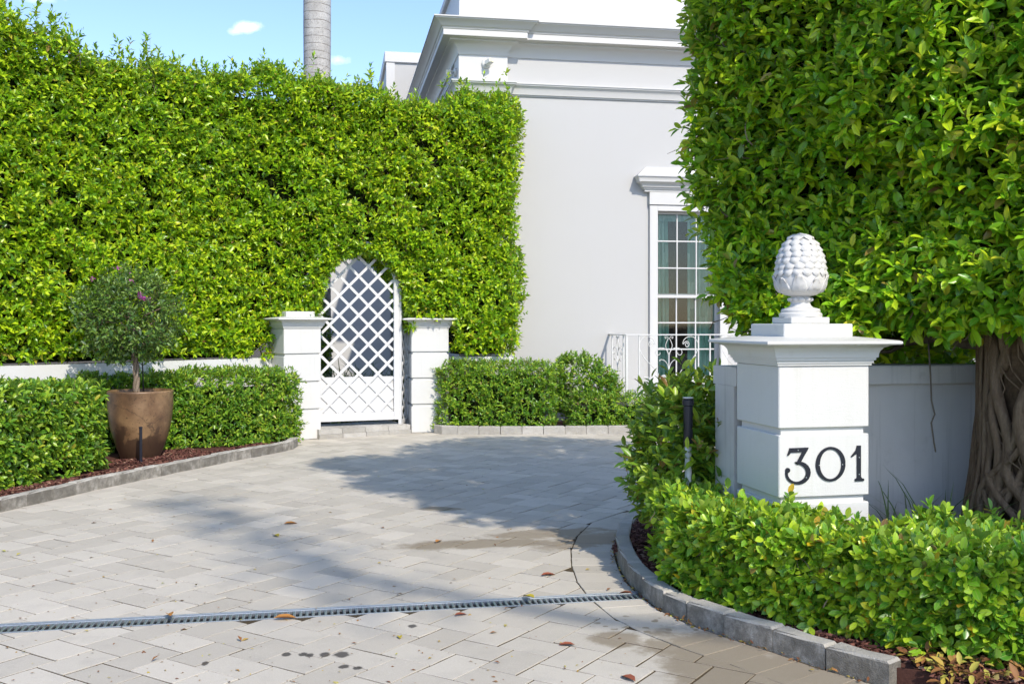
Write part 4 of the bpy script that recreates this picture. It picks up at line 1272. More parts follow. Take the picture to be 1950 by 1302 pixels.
# ---- the tall hedge with the arch over the gate
HP = [(-8.3, 7.84), (-5.55, 11.14), (-3.42, 13.62), (-2.85, 13.72), (-2.5, 13.86), (-1.45, 14.40), (.02, 14.88)]
HL = plen(HP)
s_all, pts_all, _ = resample(HP, 800)
def s_of_u(u0):
    uu = 975 + F * pts_all[:, 0] / pts_all[:, 1]
    return s_all[int(np.argmin(abs(uu - u0)))]
sA, sB, sC = s_of_u(516), s_of_u(862), s_of_u(694)
def t_low(s): return np.where((s > sA) & (s < sB), 1.60, 1.11)
TW = Wob(1.1)
def t_top(s):
    lump = .42 * np.exp(-((s - s_of_u(-12)) / .16) ** 2)
    return 4.70 + lump + .10 * np.sin(s * 1.7 + .6) + .06 * np.sin(s * 4.3) + .05 * np.sin(s * 9.1)
def t_hole(s, z): return (np.abs((s - sC) / .72) ** 2.5 + (np.maximum(z - 1.35, 0) / 1.22) ** 2.5) < 1
tall = thing('tall_hedge', (-3.3, 13.9, 1.06), 'tall clipped ficus hedge with an arch over the lattice gate, on low white walls', 'hedge')
P, D = hedge_cloud(HP, .8, 1.1, 4.7, 360, .10, .17, 1.6, ends=(False, True), hole=t_hole, zlo=t_low, ztop=t_top, deep=.11, pocket=.72, thin=lambda P: .75 * np.exp(-((975 + F * P[:, 0] / P[:, 1] - 775) / 80) ** 2 - ((HZ - F * (P[:, 2] - CAM_H) / P[:, 1] - 310) / 95) ** 2))
# a second, deeper layer
n = 2600; s2 = rng.uniform(0, HL, n); z2 = rng.uniform(1.2, 4.6, n); ok = ~t_hole(s2, z2); s2, z2 = s2[ok], z2[ok]; ok = z2 > t_low(s2); s2, z2 = s2[ok], z2[ok]
pp, nn, tt = path_at(HP, s2); P9 = np.concatenate([pp - nn * rng.uniform(.12, .21, (len(s2), 1)), z2[:, None]], 1)
P = np.concatenate([P, P9]); D = np.concatenate([D, np.concatenate([nn, np.full((len(s2), 1), .3)], 1) + rng.normal(0, .4, P9.shape)])
# reveal of the arch
n = 2200; a = rng.uniform(0, math.pi, n); dp = rng.uniform(0, .75, n)
s_ = sC - .74 * np.sign(np.cos(a)) * np.abs(np.cos(a)) ** .8; z_ = 1.35 + 1.25 * np.sin(a) ** .8
ok = z_ > 1.45; s_, z_, dp, a = s_[ok], z_[ok], dp[ok], a[ok]
pp, nn, tt = path_at(HP, s_)
P2 = np.concatenate([pp - nn * dp[:, None], z_[:, None]], 1)
D2 = np.concatenate([tt * np.cos(a)[:, None] + nn * .3, -np.sin(a)[:, None] * .7], 1) + rng.normal(0, .35, P2.shape)
# sprigs that escape the shears along the top
n = 420; s3 = rng.uniform(0, HL, n); pp, nn, tt = path_at(HP, s3)
P3_ = np.concatenate([pp - nn * (rng.uniform(0, 1, n) ** 1.5 * .7)[:, None], (t_top(s3) + rng.exponential(.07, n))[:, None]], 1)
D3 = np.array([0, 0, 1.]) + rng.normal(0, .35, P3_.shape)
B = cat(sprigs(P, D, 8, .095, .100, jit=.42), sprigs(P2, D2, 8, .09, .09), sprigs(P3_, D3, 9, .16, .10, spread=(70, 22)))
foliage(tall, *B, LEAF_FAR, M['lf_tall'])
uu = 975 + F * P[:, 0] / P[:, 1]; vv = HZ - F * (P[:, 2] - CAM_H) / P[:, 1]
wt = 1 + 9 * np.exp(-((uu - 780) / 90) ** 2 - ((vv - 310) / 100) ** 2)
i = rng.choice(len(P), 1700, False, p=wt / wt.sum())
twigs(tall, P[i] - unit(D[i]) * .20, D[i], rng.uniform(.2, .40, 1700), .0052, M['twig'])
twigs(tall, P3_[:200] - np.array([0, 0, .2]), D3[:200], rng.uniform(.25, .4, 200), .004, M['twig'], name='top_twigs')
# solid dark core painted as the shaded inside, left open round the arch
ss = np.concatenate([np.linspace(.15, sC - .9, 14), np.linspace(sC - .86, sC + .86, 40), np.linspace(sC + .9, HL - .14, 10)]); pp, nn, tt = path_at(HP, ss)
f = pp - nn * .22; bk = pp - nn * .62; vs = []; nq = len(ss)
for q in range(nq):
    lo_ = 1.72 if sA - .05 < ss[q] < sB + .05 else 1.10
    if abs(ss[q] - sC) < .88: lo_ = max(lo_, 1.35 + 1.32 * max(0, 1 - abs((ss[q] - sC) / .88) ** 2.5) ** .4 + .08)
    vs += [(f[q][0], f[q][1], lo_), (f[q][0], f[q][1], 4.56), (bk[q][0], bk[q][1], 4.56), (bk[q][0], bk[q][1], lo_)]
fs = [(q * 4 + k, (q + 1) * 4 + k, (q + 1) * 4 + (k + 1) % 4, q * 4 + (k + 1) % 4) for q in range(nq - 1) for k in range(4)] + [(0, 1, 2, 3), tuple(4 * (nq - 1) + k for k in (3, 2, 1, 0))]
obj('shade_core', MB().add(vs, fs), M['core'], tall)

# ---- low hedges
def low_hedge(name, path, th, z0, z1, label, dens, leaf, mat, tpl=LEAF_FAR, cat_='hedge', k=8, amp=.05, gap=.13, uv=False, **kw):
    a = np.mean(np.array(path), 0)
    root = thing(name, (a[0], a[1], z0), label, cat_)
    P, D = hedge_cloud(path, th, z0, z1, dens, leaf, amp, kw.pop('wob_f', 3.2), k=k, deep=kw.pop('deep', .06), back=kw.pop('back', False), ends=kw.pop('ends', (True, True)))
    B = sprigs(P, D, k, kw.get('stem', .075), leaf, up=.5)
    foliage(root, *B, tpl, mat, uv=uv)
    hedge_core(root, path, th, z0 - .05, z1, gap)
    i = rng.choice(len(P), min(260, len(P)), False)
    twigs(root, P[i] - unit(D[i]) * .14, D[i], rng.uniform(.12, .24, len(i)), .004, M['twig'])
    return root
low_hedge('clipped_hedge', [(-5.1, 7.55), (-4.72, 8.5), (-4.17, 10.32)], .95, .06, .88, 'low clipped hedge in front of the brown planter, at the picture edge', 430, .088, M['lf_low'], LEAF_NEAR, wob_f=2.6)
low_hedge('clipped_hedge', [(-4.85, 11.5), (-3.95, 12.0), (-3.25, 12.48), (-2.74, 13.02)], .52, .06, .88, 'low clipped hedge running behind the brown planter to the gate pillar', 520, .072, M['lf_low'], LEAF_FAR)
low_hedge('clipped_hedge', [(-.99, 14.42), (-.2, 14.42), (.56, 14.44)], .40, .06, .93, 'dense boxy hedge beside the house side gate pillar', 560, .062, M['lf_low'], LEAF_FAR, gap=.12)
low_hedge('low_hedge', [(.86, 14.52), (1.6, 14.53), (2.6, 14.6)], .32, .05, .46, 'knee high hedge strip in front of the balcony', 560, .06, M['lf_low'], LEAF_FAR, gap=.1)
# loose shrub between the two
sh = thing('leafy_shrub', (1.05, 14.95, .05), 'loose leafy shrub between the boxy hedge and the balcony railing', 'shrub')
n = 700; c = np.array([1.02, 14.98, .58]); v = unit(rng.normal(0, 1, (n, 3))); r = rng.uniform(.55, 1.0, n) ** .6
P = c + v * r[:, None] * np.array([.52, .24, .46]); P[:, 2] += .05 * np.sin(P[:, 0] * 9)
D = v + np.array([0, -.2, .9])
foliage(sh, *sprigs(P, D, 8, .10, .085), LEAF_FAR, M['lf_low'])
twigs(sh, np.tile(np.array([[1.02, 14.98, .05]]), (40, 1)) + rng.normal(0, .08, (40, 3)) * np.array([1.6, .6, 0]), rng.normal(0, .35, (40, 3)) + np.array([0, 0, 1.]), rng.uniform(.5, .95, 40), .008, M['twig'])

# ---- front hedge below the numbered pillar
FH = [(1.02, 6.35), (.98, 5.95), (1.06, 5.55), (1.25, 5.22), (1.50, 4.93), (1.78, 4.68), (2.15, 4.50), (2.7, 4.40), (3.5, 4.35)]
FH = [(p.x, p.y) for p in offset_curve(FH, -.085)]
fr = thing('front_hedge', (2.0, 5.0, .07), 'glossy round leaved clipped hedge along the kerb in front of the numbered pillar', 'hedge')
def f_low(s): 
    return np.where(s > 2.75, .17, .085)
Ps, Ds = [], []
L = plen(FH); wb = Wob(3.5); wb2 = Wob(9)
FZ = .50
def ftop(P): return FZ + wb(P) * .025 + wb2(P) * .025
n = 1900; s = rng.uniform(0, L, n); a, nn, tt = path_at(FH, s, .18)
z = f_low(s) + (FZ - f_low(s)) * rng.uniform(0, 1, n) ** .9
P = np.concatenate([a, z[:, None]], 1); Dd = np.concatenate([nn, np.zeros((n, 1))], 1)
P = P + Dd * (wb(P) * .065 + wb2(P) * .045 - rng.exponential(.065, n) + .01)[:, None]
Ps.append(P); Ds.append(Dd + np.array([0, 0, .55]) + rng.normal(0, .4, P.shape))
# top surface: from the front line back to the pillar
n = 2300; s = rng.uniform(0, L, n); a, nn, tt = path_at(FH, s, .18)
w = rng.uniform(0, 1, n)
back = np.where(s < 1.0, .30, np.where(s < 1.9, .42, .90))
q = a - nn * (w * back)[:, None]
ok = ~((q - np.array([c3.x, c3.y])) @ np.array([n3.x, n3.y]) < .265 + .02)     # keep clear of the pillar
ok |= np.abs((q - np.array([c3.x, c3.y])) @ np.array([e3.x, e3.y])) > .29
q = q[ok]; P = np.concatenate([q, np.full((len(q), 1), FZ)], 1); P[:, 2] = ftop(P) - rng.exponential(.05, len(P)) + (rng.uniform(0, 1, len(P)) > .95) * rng.uniform(.02, .08, len(P))
Ps.append(P); Ds.append(np.array([0, 0, 1.]) + rng.normal(0, .42, P.shape))
P, D = np.concatenate(Ps), np.concatenate(Ds)
B = sprigs(P, D, 8, .06, .074, jit=.33, up=.45, spread=(82, 22))
foliage(fr, *B, LEAF_ROUND, M['lf_front'], single='leaf', single_mat=M['lf_front1'], uv=True)
i = rng.choice(len(P), 420, False)
twigs(fr, P[i] - unit(D[i]) * .15, D[i], rng.uniform(.10, .20, len(i)), .0036, M['twig'], bend=.2)
# woody stems standing in the bed
n = 90; s = rng.uniform(.1, L - .1, n); a, nn, tt = path_at(FH, s); q = a - nn * rng.uniform(.10, .35, n)[:, None]
ok = (np.abs((q - np.array([c3.x, c3.y])) @ np.array([e3.x, e3.y])) > .3) | ((q - np.array([c3.x, c3.y])) @ np.array([n3.x, n3.y]) > .29)
q = q[ok]; n = len(q)
twigs(fr, np.concatenate([q, np.full((n, 1), .04)], 1), rng.normal(0, .3, (n, 3)) + np.array([0, 0, 1.]), rng.uniform(.24, .36, n), .0075, M['twig'], name='stems', bend=.14, seg=5, steps=6)
# dark core as painted inner shade; keeps the far side from showing through
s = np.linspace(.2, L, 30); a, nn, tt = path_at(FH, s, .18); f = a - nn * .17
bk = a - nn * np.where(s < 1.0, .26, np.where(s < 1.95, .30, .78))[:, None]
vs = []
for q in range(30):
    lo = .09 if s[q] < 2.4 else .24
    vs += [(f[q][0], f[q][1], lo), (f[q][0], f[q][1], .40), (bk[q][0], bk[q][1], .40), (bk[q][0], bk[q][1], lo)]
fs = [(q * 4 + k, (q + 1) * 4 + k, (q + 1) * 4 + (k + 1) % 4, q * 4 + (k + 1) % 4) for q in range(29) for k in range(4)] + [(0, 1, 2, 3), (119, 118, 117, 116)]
obj('shade_core', MB().add(vs, fs), M['core'], fr)

# ---- laurel-like shrub beside the pillar
vb = thing('laurel_shrub', (1.12, 6.85, .06), 'broad leaved shrub growing beside the numbered pillar, behind the black topped pipe', 'shrub')
n = 620; v = unit(rng.normal(0, 1, (n, 3))); r = rng.uniform(.35, 1.0, n) ** .55
c = np.array([1.16, 6.75, .62])
P = c + v * r[:, None] * np.array([.34, .55, .52]); P = P[P[:, 2] > .12]
P = P[~((P[:, 0] > 1.24) & (P[:, 1] < 6.05))]
v = unit(P - c); D = v * .8 + np.array([0, 0, .8])
B = sprigs(P, D, 7, .12, .098, jit=.28, up=.5, spread=(78, 28))
n = 26; P4 = np.stack([rng.uniform(.95, 1.45, n), rng.uniform(6.3, 7.3, n), rng.uniform(.95, 1.18, n)], -1)
B = cat(B, sprigs(P4, np.array([0, 0, 1.]) + rng.normal(0, .3, P4.shape), 6, .12, .10))
foliage(vb, *B, LEAF_NEAR, M['lf_vib'], single='leaf', single_mat=M['lf_vib1'], count=160, uv=True)
n = 34
twigs(vb, np.stack([rng.uniform(.98, 1.3, n), rng.uniform(6.45, 7.1, n), np.full(n, .05)], -1), rng.normal(0, .12, (n, 3)) + np.array([0, 0, 1.]), rng.uniform(.5, .85, n), .009, M['twig'], name='stems', seg=5, steps=6, bend=.10)

# ------------------------------------------------------------------ ficus tree over the boundary wall
TX, TY = 3.06, 5.86
fic = thing('ficus_tree', (TX, TY, .0), 'big ficus tree with aerial roots and clipped crown over the boundary wall', 'tree')
# trunk
mb = MB(); rows, seg = 26, 40; vs = []
for i in range(rows):
    z = -.05 + i * .16
    for k in range(seg):
        a = 6.283 * k / seg
        r = .40 - .035 * z + .07 * math.exp(-z * 3.0) + .03 * math.sin(3 * a + z * 1.3) + .02 * math.sin(7 * a - z * 2.1) + .012 * math.sin(13 * a + z * 5) + .012 * math.sin(z * 9 + a * 2)
        r *= 1 - .75 * min(1, max(0, z - 1.7) / 1.5)
        vs.append((TX + r * math.cos(a) + .05 * math.sin(z), TY + r * math.sin(a), z))
mb.add(vs, [(i * seg + k, i * seg + (k + 1) % seg, (i + 1) * seg + (k + 1) % seg, (i + 1) * seg + k) for i in range(rows - 1) for k in range(seg)])
obj('trunk', mb, M['ficus_bark'], fic, smooth=True)
def root_path(a0, a1, z0, z1, n=14, lift=.018, wob=.10):
    pts = []; ph = random.uniform(0, 6); ph2 = random.uniform(0, 6)
    for i in range(n):
        t_ = i / (n - 1); z = z0 + (z1 - z0) * t_
        a = a0 + (a1 - a0) * t_ + wob * math.sin(t_ * 7 + ph) + wob * .5 * math.sin(t_ * 15 + ph2)
        r = .40 - .035 * z + .07 * math.exp(-max(z, 0) * 3.0) + lift + .012 * math.sin(t_ * 11 + ph)
        r *= 1 - .75 * min(1, max(0, z - 1.7) / 1.5)
        pts.append((TX + r * math.cos(a) + .05 * math.sin(z), TY + r * math.sin(a), z))
    return pts
for k in range(30):      # bundle down the near-left flank
    a0 = R(random.uniform(150, 184)); r0 = random.uniform(.006, .014)
    obj('aerial_root', MB().tube(root_path(a0, a0 + R(random.uniform(-10, 10)), 2.3, -.04, 18, random.uniform(.0, .045), .05), [r0 * (1 + .5 * t_ / 17) for t_ in range(18)], 6), M['root'], fic, smooth=True)
for k in range(24):      # diagonal and netted roots across the front
    a0 = R(random.uniform(176, 262)); z0 = random.uniform(.5, 2.4); r0 = random.uniform(.010, .040)
    a1 = a0 + R(random.choice((-1, 1, 1)) * random.uniform(25, 70)); z1 = max(-.05, z0 - random.uniform(.6, 1.6))
    obj('aerial_root', MB().tube(root_path(a0, a1, z0, z1, 16, random.uniform(.008, .03), .14), r0, 7), M['root'], fic, smooth=True)
for k in range(26):      # thin threads
    a0 = R(random.uniform(165, 262)); z0 = random.uniform(.6, 2.3)
    obj('aerial_root', MB().tube(root_path(a0, a0 + R(random.uniform(-40, 40)), z0, max(0, z0 - random.uniform(.4, 1.2)), 12, .03, .2), .0042, 4), M['root'], fic, smooth=True)
# free hanging root strand in front of the wall
obj('aerial_root', MB().tube([(2.43, 5.98, 1.45), (2.44, 5.97, 1.25), (2.445, 5.97, 1.1), (2.46, 5.96, 1.02), (2.44, 5.96, .97), (2.455, 5.96, .86), (2.465, 5.96, .80)], .005, 5), M['limb'], fic, smooth=True)
# limbs
for (pts, r0) in (
    ([(TX, TY, 1.6), (2.75, 6.4, 1.78), (2.45, 6.9, 1.74), (2.1, 7.4, 1.9), (1.8, 7.9, 2.3)], .055),
    ([(TX, TY, 1.35), (2.65, 6.25, 1.46), (2.3, 6.6, 1.42), (2.05, 7.0, 1.5), (1.8, 7.5, 1.8)], .042),
    ([(TX, TY, 2.0), (2.8, 6.3, 2.6), (2.5, 6.9, 3.2), (2.2, 7.5, 3.8)], .075),
    ([(TX, TY, 2.4), (2.9, 5.7, 3.2), (2.6, 5.6, 4.0), (1.9, 5.0, 5.0), (1.4, 5.6, 5.3)], .075),
    ([(TX, TY, 2.6), (3.2, 6.3, 3.4), (2.9, 7.2, 4.2)], .09),
    ([(TX, TY, 3.0), (3.1, 5.4, 4.0), (3.0, 4.2, 4.9), (3.2, 3.0, 5.1)], .08),
    ([(TX, TY, 2.5), (3.8, 4.8, 3.0), (4.4, 3.8, 3.4), (4.7, 2.9, 3.7)], .06),
    ([(2.6, 6.4, 1.5), (2.35, 6.5, 1.36), (2.1, 6.7, 1.36)], .018)):
    p3 = [Vector(p) for p in pts]; out = []
    for i in range(len(p3) - 1):
        for t_ in np.linspace(0, 1, 6)[:-1]:
            out.append(p3[i].lerp(p3[i + 1], t_) + Vector((random.gauss(0, .012), random.gauss(0, .012), random.gauss(0, .012))))
    out.append(p3[-1]); n = len(out)
    obj('limb', MB().tube(out, [r0 * (1 - .7 * i / n) for i in range(n)], 8), M['limb'], fic, smooth=True)
# crown: clipped face towards the drive
CA, CB = np.array([1.22, 7.15]), np.array([3.45, 4.80])
cdir = (CB - CA); clen = np.linalg.norm(cdir); cdir = cdir / clen; cn = np.array([cdir[1], -cdir[0]])   # cn points to the drive
if cn[0] > 0: cn = -cn
w1, w2 = Wob(1.7), Wob(4.5)
def cbot(a): return np.interp(a, [0, .12, .35, .6, .8, 1.0], [1.85, 1.48, 1.50, 1.55, 1.68, 1.75])
CTOP = 4.7
n = 5000; a = rng.uniform(-.02, 1.02, n); cb_ = cbot(a) + .10 * np.sin(a * 17) + .07 * np.sin(a * 41 + 1); z = cb_ + (CTOP - cb_) * rng.uniform(0, 1, n) ** 1.2
q = CA + cdir * (a * clen)[:, None]
P = np.concatenate([q, z[:, None]], 1); N3 = np.array([cn[0], cn[1], 0])
P = P + N3 * (w1(P) * .28 + w2(P) * .17 - rng.exponential(.17, n))[:, None]
ok = Wob(4.2)(P) + rng.normal(0, .18, len(P)) < .95; P = P[ok]
D = N3 * .5 + np.array([-.05, -.35, .35]) + rng.normal(0, .42, P.shape)
# underside
n = 1300; a = rng.uniform(0, 1.05, n); dp = rng.uniform(0, 1.5, n)
q = CA + cdir * (a * clen)[:, None] - cn * dp[:, None]
Pu = np.concatenate([q, (cbot(a) + rng.exponential(.10, n) + dp * .12)[:, None]], 1)
Du = np.array([-.2, -.3, -.1]) + rng.normal(0, .5, Pu.shape)
keep = ((Pu[:, 0] - TX) ** 2 + (Pu[:, 1] - TY) ** 2 > .30) & (Pu[:, 0] < 3.5)
Pu, Du = Pu[keep], Du[keep]
# far end
n = 1100; dp = rng.uniform(0, 1.4, n); z = 1.75 + rng.uniform(0, 1, n) * (CTOP - 1.75)
q = CA - cn * dp[:, None]
Pf = np.concatenate([q, z[:, None]], 1); Pf[:, :2] += -cdir * (w1(Pf) * .15 - rng.exponential(.12, n))[:, None]
Df = np.array([-cdir[0], -cdir[1], .4]) + rng.normal(0, .4, Pf.shape)
# near end, seen at the picture edge
n = 1500; dp = rng.uniform(0, 1.3, n); z = 1.75 + rng.uniform(0, 1, n) * (CTOP - 1.75)
q = CB - cn * dp[:, None]
Pn = np.concatenate([q, z[:, None]], 1); Pn[:, :2] += cdir * (w1(Pn) * .16 - rng.exponential(.12, n))[:, None]
Dn = np.array([cdir[0], cdir[1], .35]) + rng.normal(0, .4, Pn.shape)
# hanging growth behind the wall and an unseen low lobe added to shade the wall and trunk
n = 620; Ph = np.stack([rng.uniform(1.95, 3.3, n), rng.uniform(6.5, 8.0, n), rng.uniform(1.22, 1.95, n)], -1)
Dh = np.array([-.1, -.4, -.2]) + rng.normal(0, .6, Ph.shape)
n = 1500; v = unit(rng.normal(0, 1, (n, 3))); r = rng.uniform(.2, 1, n) ** .5
Pl = np.array([4.7, 2.95, 3.75]) + v * r[:, None] * np.array([1.15, .75, .62]); Dl = v + np.array([0, -.2, .4]) + rng.normal(0, .4, v.shape)
PP, DD = np.concatenate([P, Pu, Pf, Pn, Ph, Pl]), np.concatenate([D, Du, Df, Dn, Dh, Dl])
uu = 975 + F * PP[:, 0] / np.maximum(PP[:, 1], .5); vv = HZ - F * (PP[:, 2] - CAM_H) / np.maximum(PP[:, 1], .5)      # the far end is cut back on a slant beside the window
ok = uu > np.interp(vv, [-200, 0, 330, 400, 480, 560, 640], [1290, 1296, 1308, 1334, 1362, 1378, 1390]) + rng.normal(0, 9, len(PP))
PP, DD = PP[ok], DD[ok]
B = sprigs(PP, DD, 8, .13, .098, jit=.40, up=.8, spread=(80, 25))
grow = 1 + .22 * np.clip((B[0][:, 0] - 1.5) / 1.3, 0, 1); B = (B[0], B[1], B[2] * grow)
foliage(fic, *B, LEAF_NEAR, M['lf_ficus'], single='leaf', single_mat=M['lf_ficus1'], uv=True)
i = rng.choice(len(PP), 1500, False)
twigs(fic, PP[i] - unit(DD[i]) * .22, DD[i], rng.uniform(.2, .31, len(i)), .006, M['twig'], bend=.3)
# upper crown above the picture
n = 2600; v = unit(rng.normal(0, 1, (n, 3))); r = rng.uniform(.25, 1, n) ** .5
Pt = [np.array([2.9, 7.3, 4.95]) + v * r[:, None] * np.array([1.7, 1.5, .85])]
for (cx_, cy_, k_) in ((1.15, 6.1, 520), (1.75, 4.9, 520), (2.40, 4.0, 480), (2.75, 3.45, 300), (2.3, 5.9, 380)):      # bough hanging out over the drive
    v = unit(rng.normal(0, 1, (k_, 3))); Pt.append(np.array([cx_, cy_, 5.15]) + v * (rng.uniform(.1, 1, k_) ** .5)[:, None] * np.array([.62, .70, .42]))
Pt = np.concatenate(Pt)
Pt = Pt[(Pt[:, 2] > 1.75 + .33 * Pt[:, 1]) | (Pt[:, 0] > .19 * Pt[:, 1])]
Dt = unit(Pt - np.array([2.5, 5.1, 4.4])) + rng.normal(0, .4, Pt.shape)
foliage(fic, *sprigs(Pt, Dt, 8, .13, .115), LEAF_FAR, M['lf_ficus'], name='upper_foliage', uv=True)
# solid dark core standing in for the shade inside the crown
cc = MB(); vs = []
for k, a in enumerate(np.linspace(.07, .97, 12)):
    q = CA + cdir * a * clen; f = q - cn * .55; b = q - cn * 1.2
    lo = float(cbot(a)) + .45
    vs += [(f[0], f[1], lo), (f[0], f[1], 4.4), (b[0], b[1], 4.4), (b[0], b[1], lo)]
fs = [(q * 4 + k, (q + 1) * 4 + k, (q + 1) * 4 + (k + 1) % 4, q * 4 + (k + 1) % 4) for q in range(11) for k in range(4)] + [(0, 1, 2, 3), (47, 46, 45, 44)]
obj('shade_core', cc.add(vs, fs), M['core'], fic)

# ------------------------------------------------------------------ planter, small tree
px_, py_ = -4.10, 11.30
t_ = NT('glazed_planter'); p_ = t_.pos()
n1 = t_.noise(3.2, 5, .6); n2 = t_.noise(42, 4, .7)
sepz = t_.new('ShaderNodeSeparateXYZ'); t_.l.new(p_, sepz.inputs[0])
c_ = t_.ramp(n1, ((.32, (.07, .040, .023)), (.5, (.16, .092, .048)), (.72, (.31, .195, .10))))
c_ = t_.mix(t_.math('MULTIPLY', t_.step(n2, .56, .66), .8), c_, (.05, .03, .018))
wet = t_.math('MULTIPLY', t_.step(t_.math('ADD', sepz.outputs[2], t_.math('MULTIPLY', t_.math('SUBTRACT', t_.noise(4, 4, .6), .5), .9)), .36, .30), .85)
c_ = t_.mix(wet, c_, (.055, .032, .022))
crk = t_.new('ShaderNodeTexVoronoi', feature='DISTANCE_TO_EDGE'); crk.inputs['Scale'].default_value = 1.5
mpn = t_.new('ShaderNodeVectorMath', operation='ADD'); t_.l.new(p_, mpn.inputs[0])
nc = t_.new('ShaderNodeTexNoise'); nc.inputs['Scale'].default_value = 9; t_.l.new(p_, nc.inputs['Vector'])
sc_ = t_.new('ShaderNodeVectorMath', operation='SCALE'); t_.l.new(nc.outputs['Color'], sc_.inputs[0]); sc_.inputs['Scale'].default_value = .12
t_.l.new(sc_.outputs[0], mpn.inputs[1]); t_.l.new(mpn.outputs[0], crk.inputs['Vector'])
c_ = t_.mix(t_.math('MULTIPLY', t_.step(crk.outputs['Distance'], .008, .003), .45), c_, (.03, .02, .015))
M['pot'] = t_.done(t_.pbr(c_, t_.math('SUBTRACT', .42, t_.math('MULTIPLY', wet, .12)), .45, t_.bump(n2, .2, .004)))
pot = thing('planter', (px_, py_, .06), 'large brown glazed tapered planter with damp dark stain and cracks', 'planter')
obj('pot_body', MB().lathe([(.19, .05), (.198, .06), (.243, .17), (.285, .29), (.318, .42), (.338, .55), (.347, .67), (.345, .775), (.350, .79), (.349, .806), (.335, .812), (.318, .806), (.312, .78), (.306, .70), (.0, .70)], (px_, py_, 0), 48, False), M['pot'], pot, smooth=True)
obj('soil', MB().lathe([(.308, .715), (.2, .735), (.0, .74)], (px_, py_, 0), 24, False), M['mulch'], pot, smooth=True)
tr = thing('small_tree', (px_, py_, .73), 'small standard tree with twisted trunk and sparse purple bracts in the brown planter', 'tree')
tw = []
tx_ = lambda z: px_ - .045 - .10 * max(0, z - 1.0)
for ph in (0, 2.1, 4.2):
    pts = [(tx_(z) + .020 * math.cos(z * 14 + ph), py_ + .020 * math.sin(z * 14 + ph), z) for z in np.linspace(.70, 1.75, 40)]
    obj('trunk_strand', MB().tube(pts, [.021 - .008 * i / 40 for i in range(40)], 7), M['twig'], tr, smooth=True)
obj('support_stake', MB().tube([(px_ + .03, py_ + .02, .7), (px_ + .0, py_ + .02, 1.5)], .007, 6), M['black'], tr, smooth=True)
for k in range(14):
    z = random.uniform(1.2, 1.7); a = random.uniform(0, 6.28)
    p0 = Vector((tx_(z), py_, z)); d = Vector((math.cos(a), math.sin(a), random.uniform(.1, .8))).normalized()
    pts = [p0 + d * l + Vector((random.gauss(0, .02), random.gauss(0, .02), random.gauss(0, .02) - .1 * l * l)) for l in np.linspace(0, random.uniform(.35, .6), 6)]
    obj('branch', MB().tube(pts, [.011, .010, .008, .006, .005, .003], 5), M['twig'], tr, smooth=True)
cb = np.array([px_ - .14, py_ - .02, 1.62]); n = 860
v = unit(rng.normal(0, 1, (n, 3))); lump = 1 + .30 * Wob(3.0)(v * 1.3)
P = cb + v * (rng.uniform(.35, 1, n) ** .5 * .55 * lump)[:, None] * np.array([1.0, .9, .96])
D = v * .7 + np.array([0, -.1, .25]) + rng.normal(0, .45, P.shape)
foliage(tr, *sprigs(P, D, 7, .085, .068), LEAF_FAR, M['lf_boug'])
i = rng.choice(n, 260, False); twigs(tr, P[i] - v[i] * .16, v[i], rng.uniform(.15, .28, 260), .003, M['twig'])
for (u, v_, cnt) in ((224, 512, 7), (180, 531, 3), (268, 565, 14), (276, 569, 8), (251, 530, 3)):
    yy = py_ - .55; P = np.tile(np.array([[(u - 975) / F * yy, yy, CAM_H + (HZ - v_) / F * yy]]), (cnt, 1)) + rng.normal(0, .018, (cnt, 3))
    Bb = sprigs(P, rng.normal(0, 1, P.shape), 3, .02, .034)
    o = link('bracts', leaves_mesh('bracts', LEAF_FAR, *Bb, off=np.array(wloc(tr))), M['bract'], tr); o['kind'] = 'stuff'

# ------------------------------------------------------------------ irrigation risers
r1 = thing('irrigation_riser', (1.075, 6.25, .06), 'white irrigation pipe with black upper sleeve standing beside the numbered pillar', 'pipe')
obj('pipe', MB().lathe([(.0205, .03), (.0205, .83)], (1.075, 6.25, 0), 16), M['pvc'], r1, smooth=True)
obj('sleeve', MB().lathe([(.027, .80), (.029, .81), (.029, 1.045), (.036, 1.05), (.036, 1.082), (.030, 1.086), (.030, 1.092), (.0, 1.092)], (1.075, 6.25, 0), 18, False), M['black'], r1, auto=40)
obj('cap', MB().lathe([(.033, 1.0925), (.033, 1.098), (.0, 1.101)], (1.075, 6.25, 0), 18, False), M['pvc'], r1)
y2 = 10.85; x2 = (268 - 975) / F * y2
r2 = thing('irrigation_riser', (x2, y2, .06), 'short thin black irrigation riser in front of the brown planter', 'pipe')
obj('pipe', MB().lathe([(.016, .06), (.016, .43), (.019, .432), (.019, .452), (.0, .456)], (x2, y2, 0), 12, False), M['black'], r2, auto=40)
obj('base', MB().lathe([(.032, .055), (.032, .085), (.018, .095)], (x2, y2, 0), 12), M['black'], r2, auto=40)

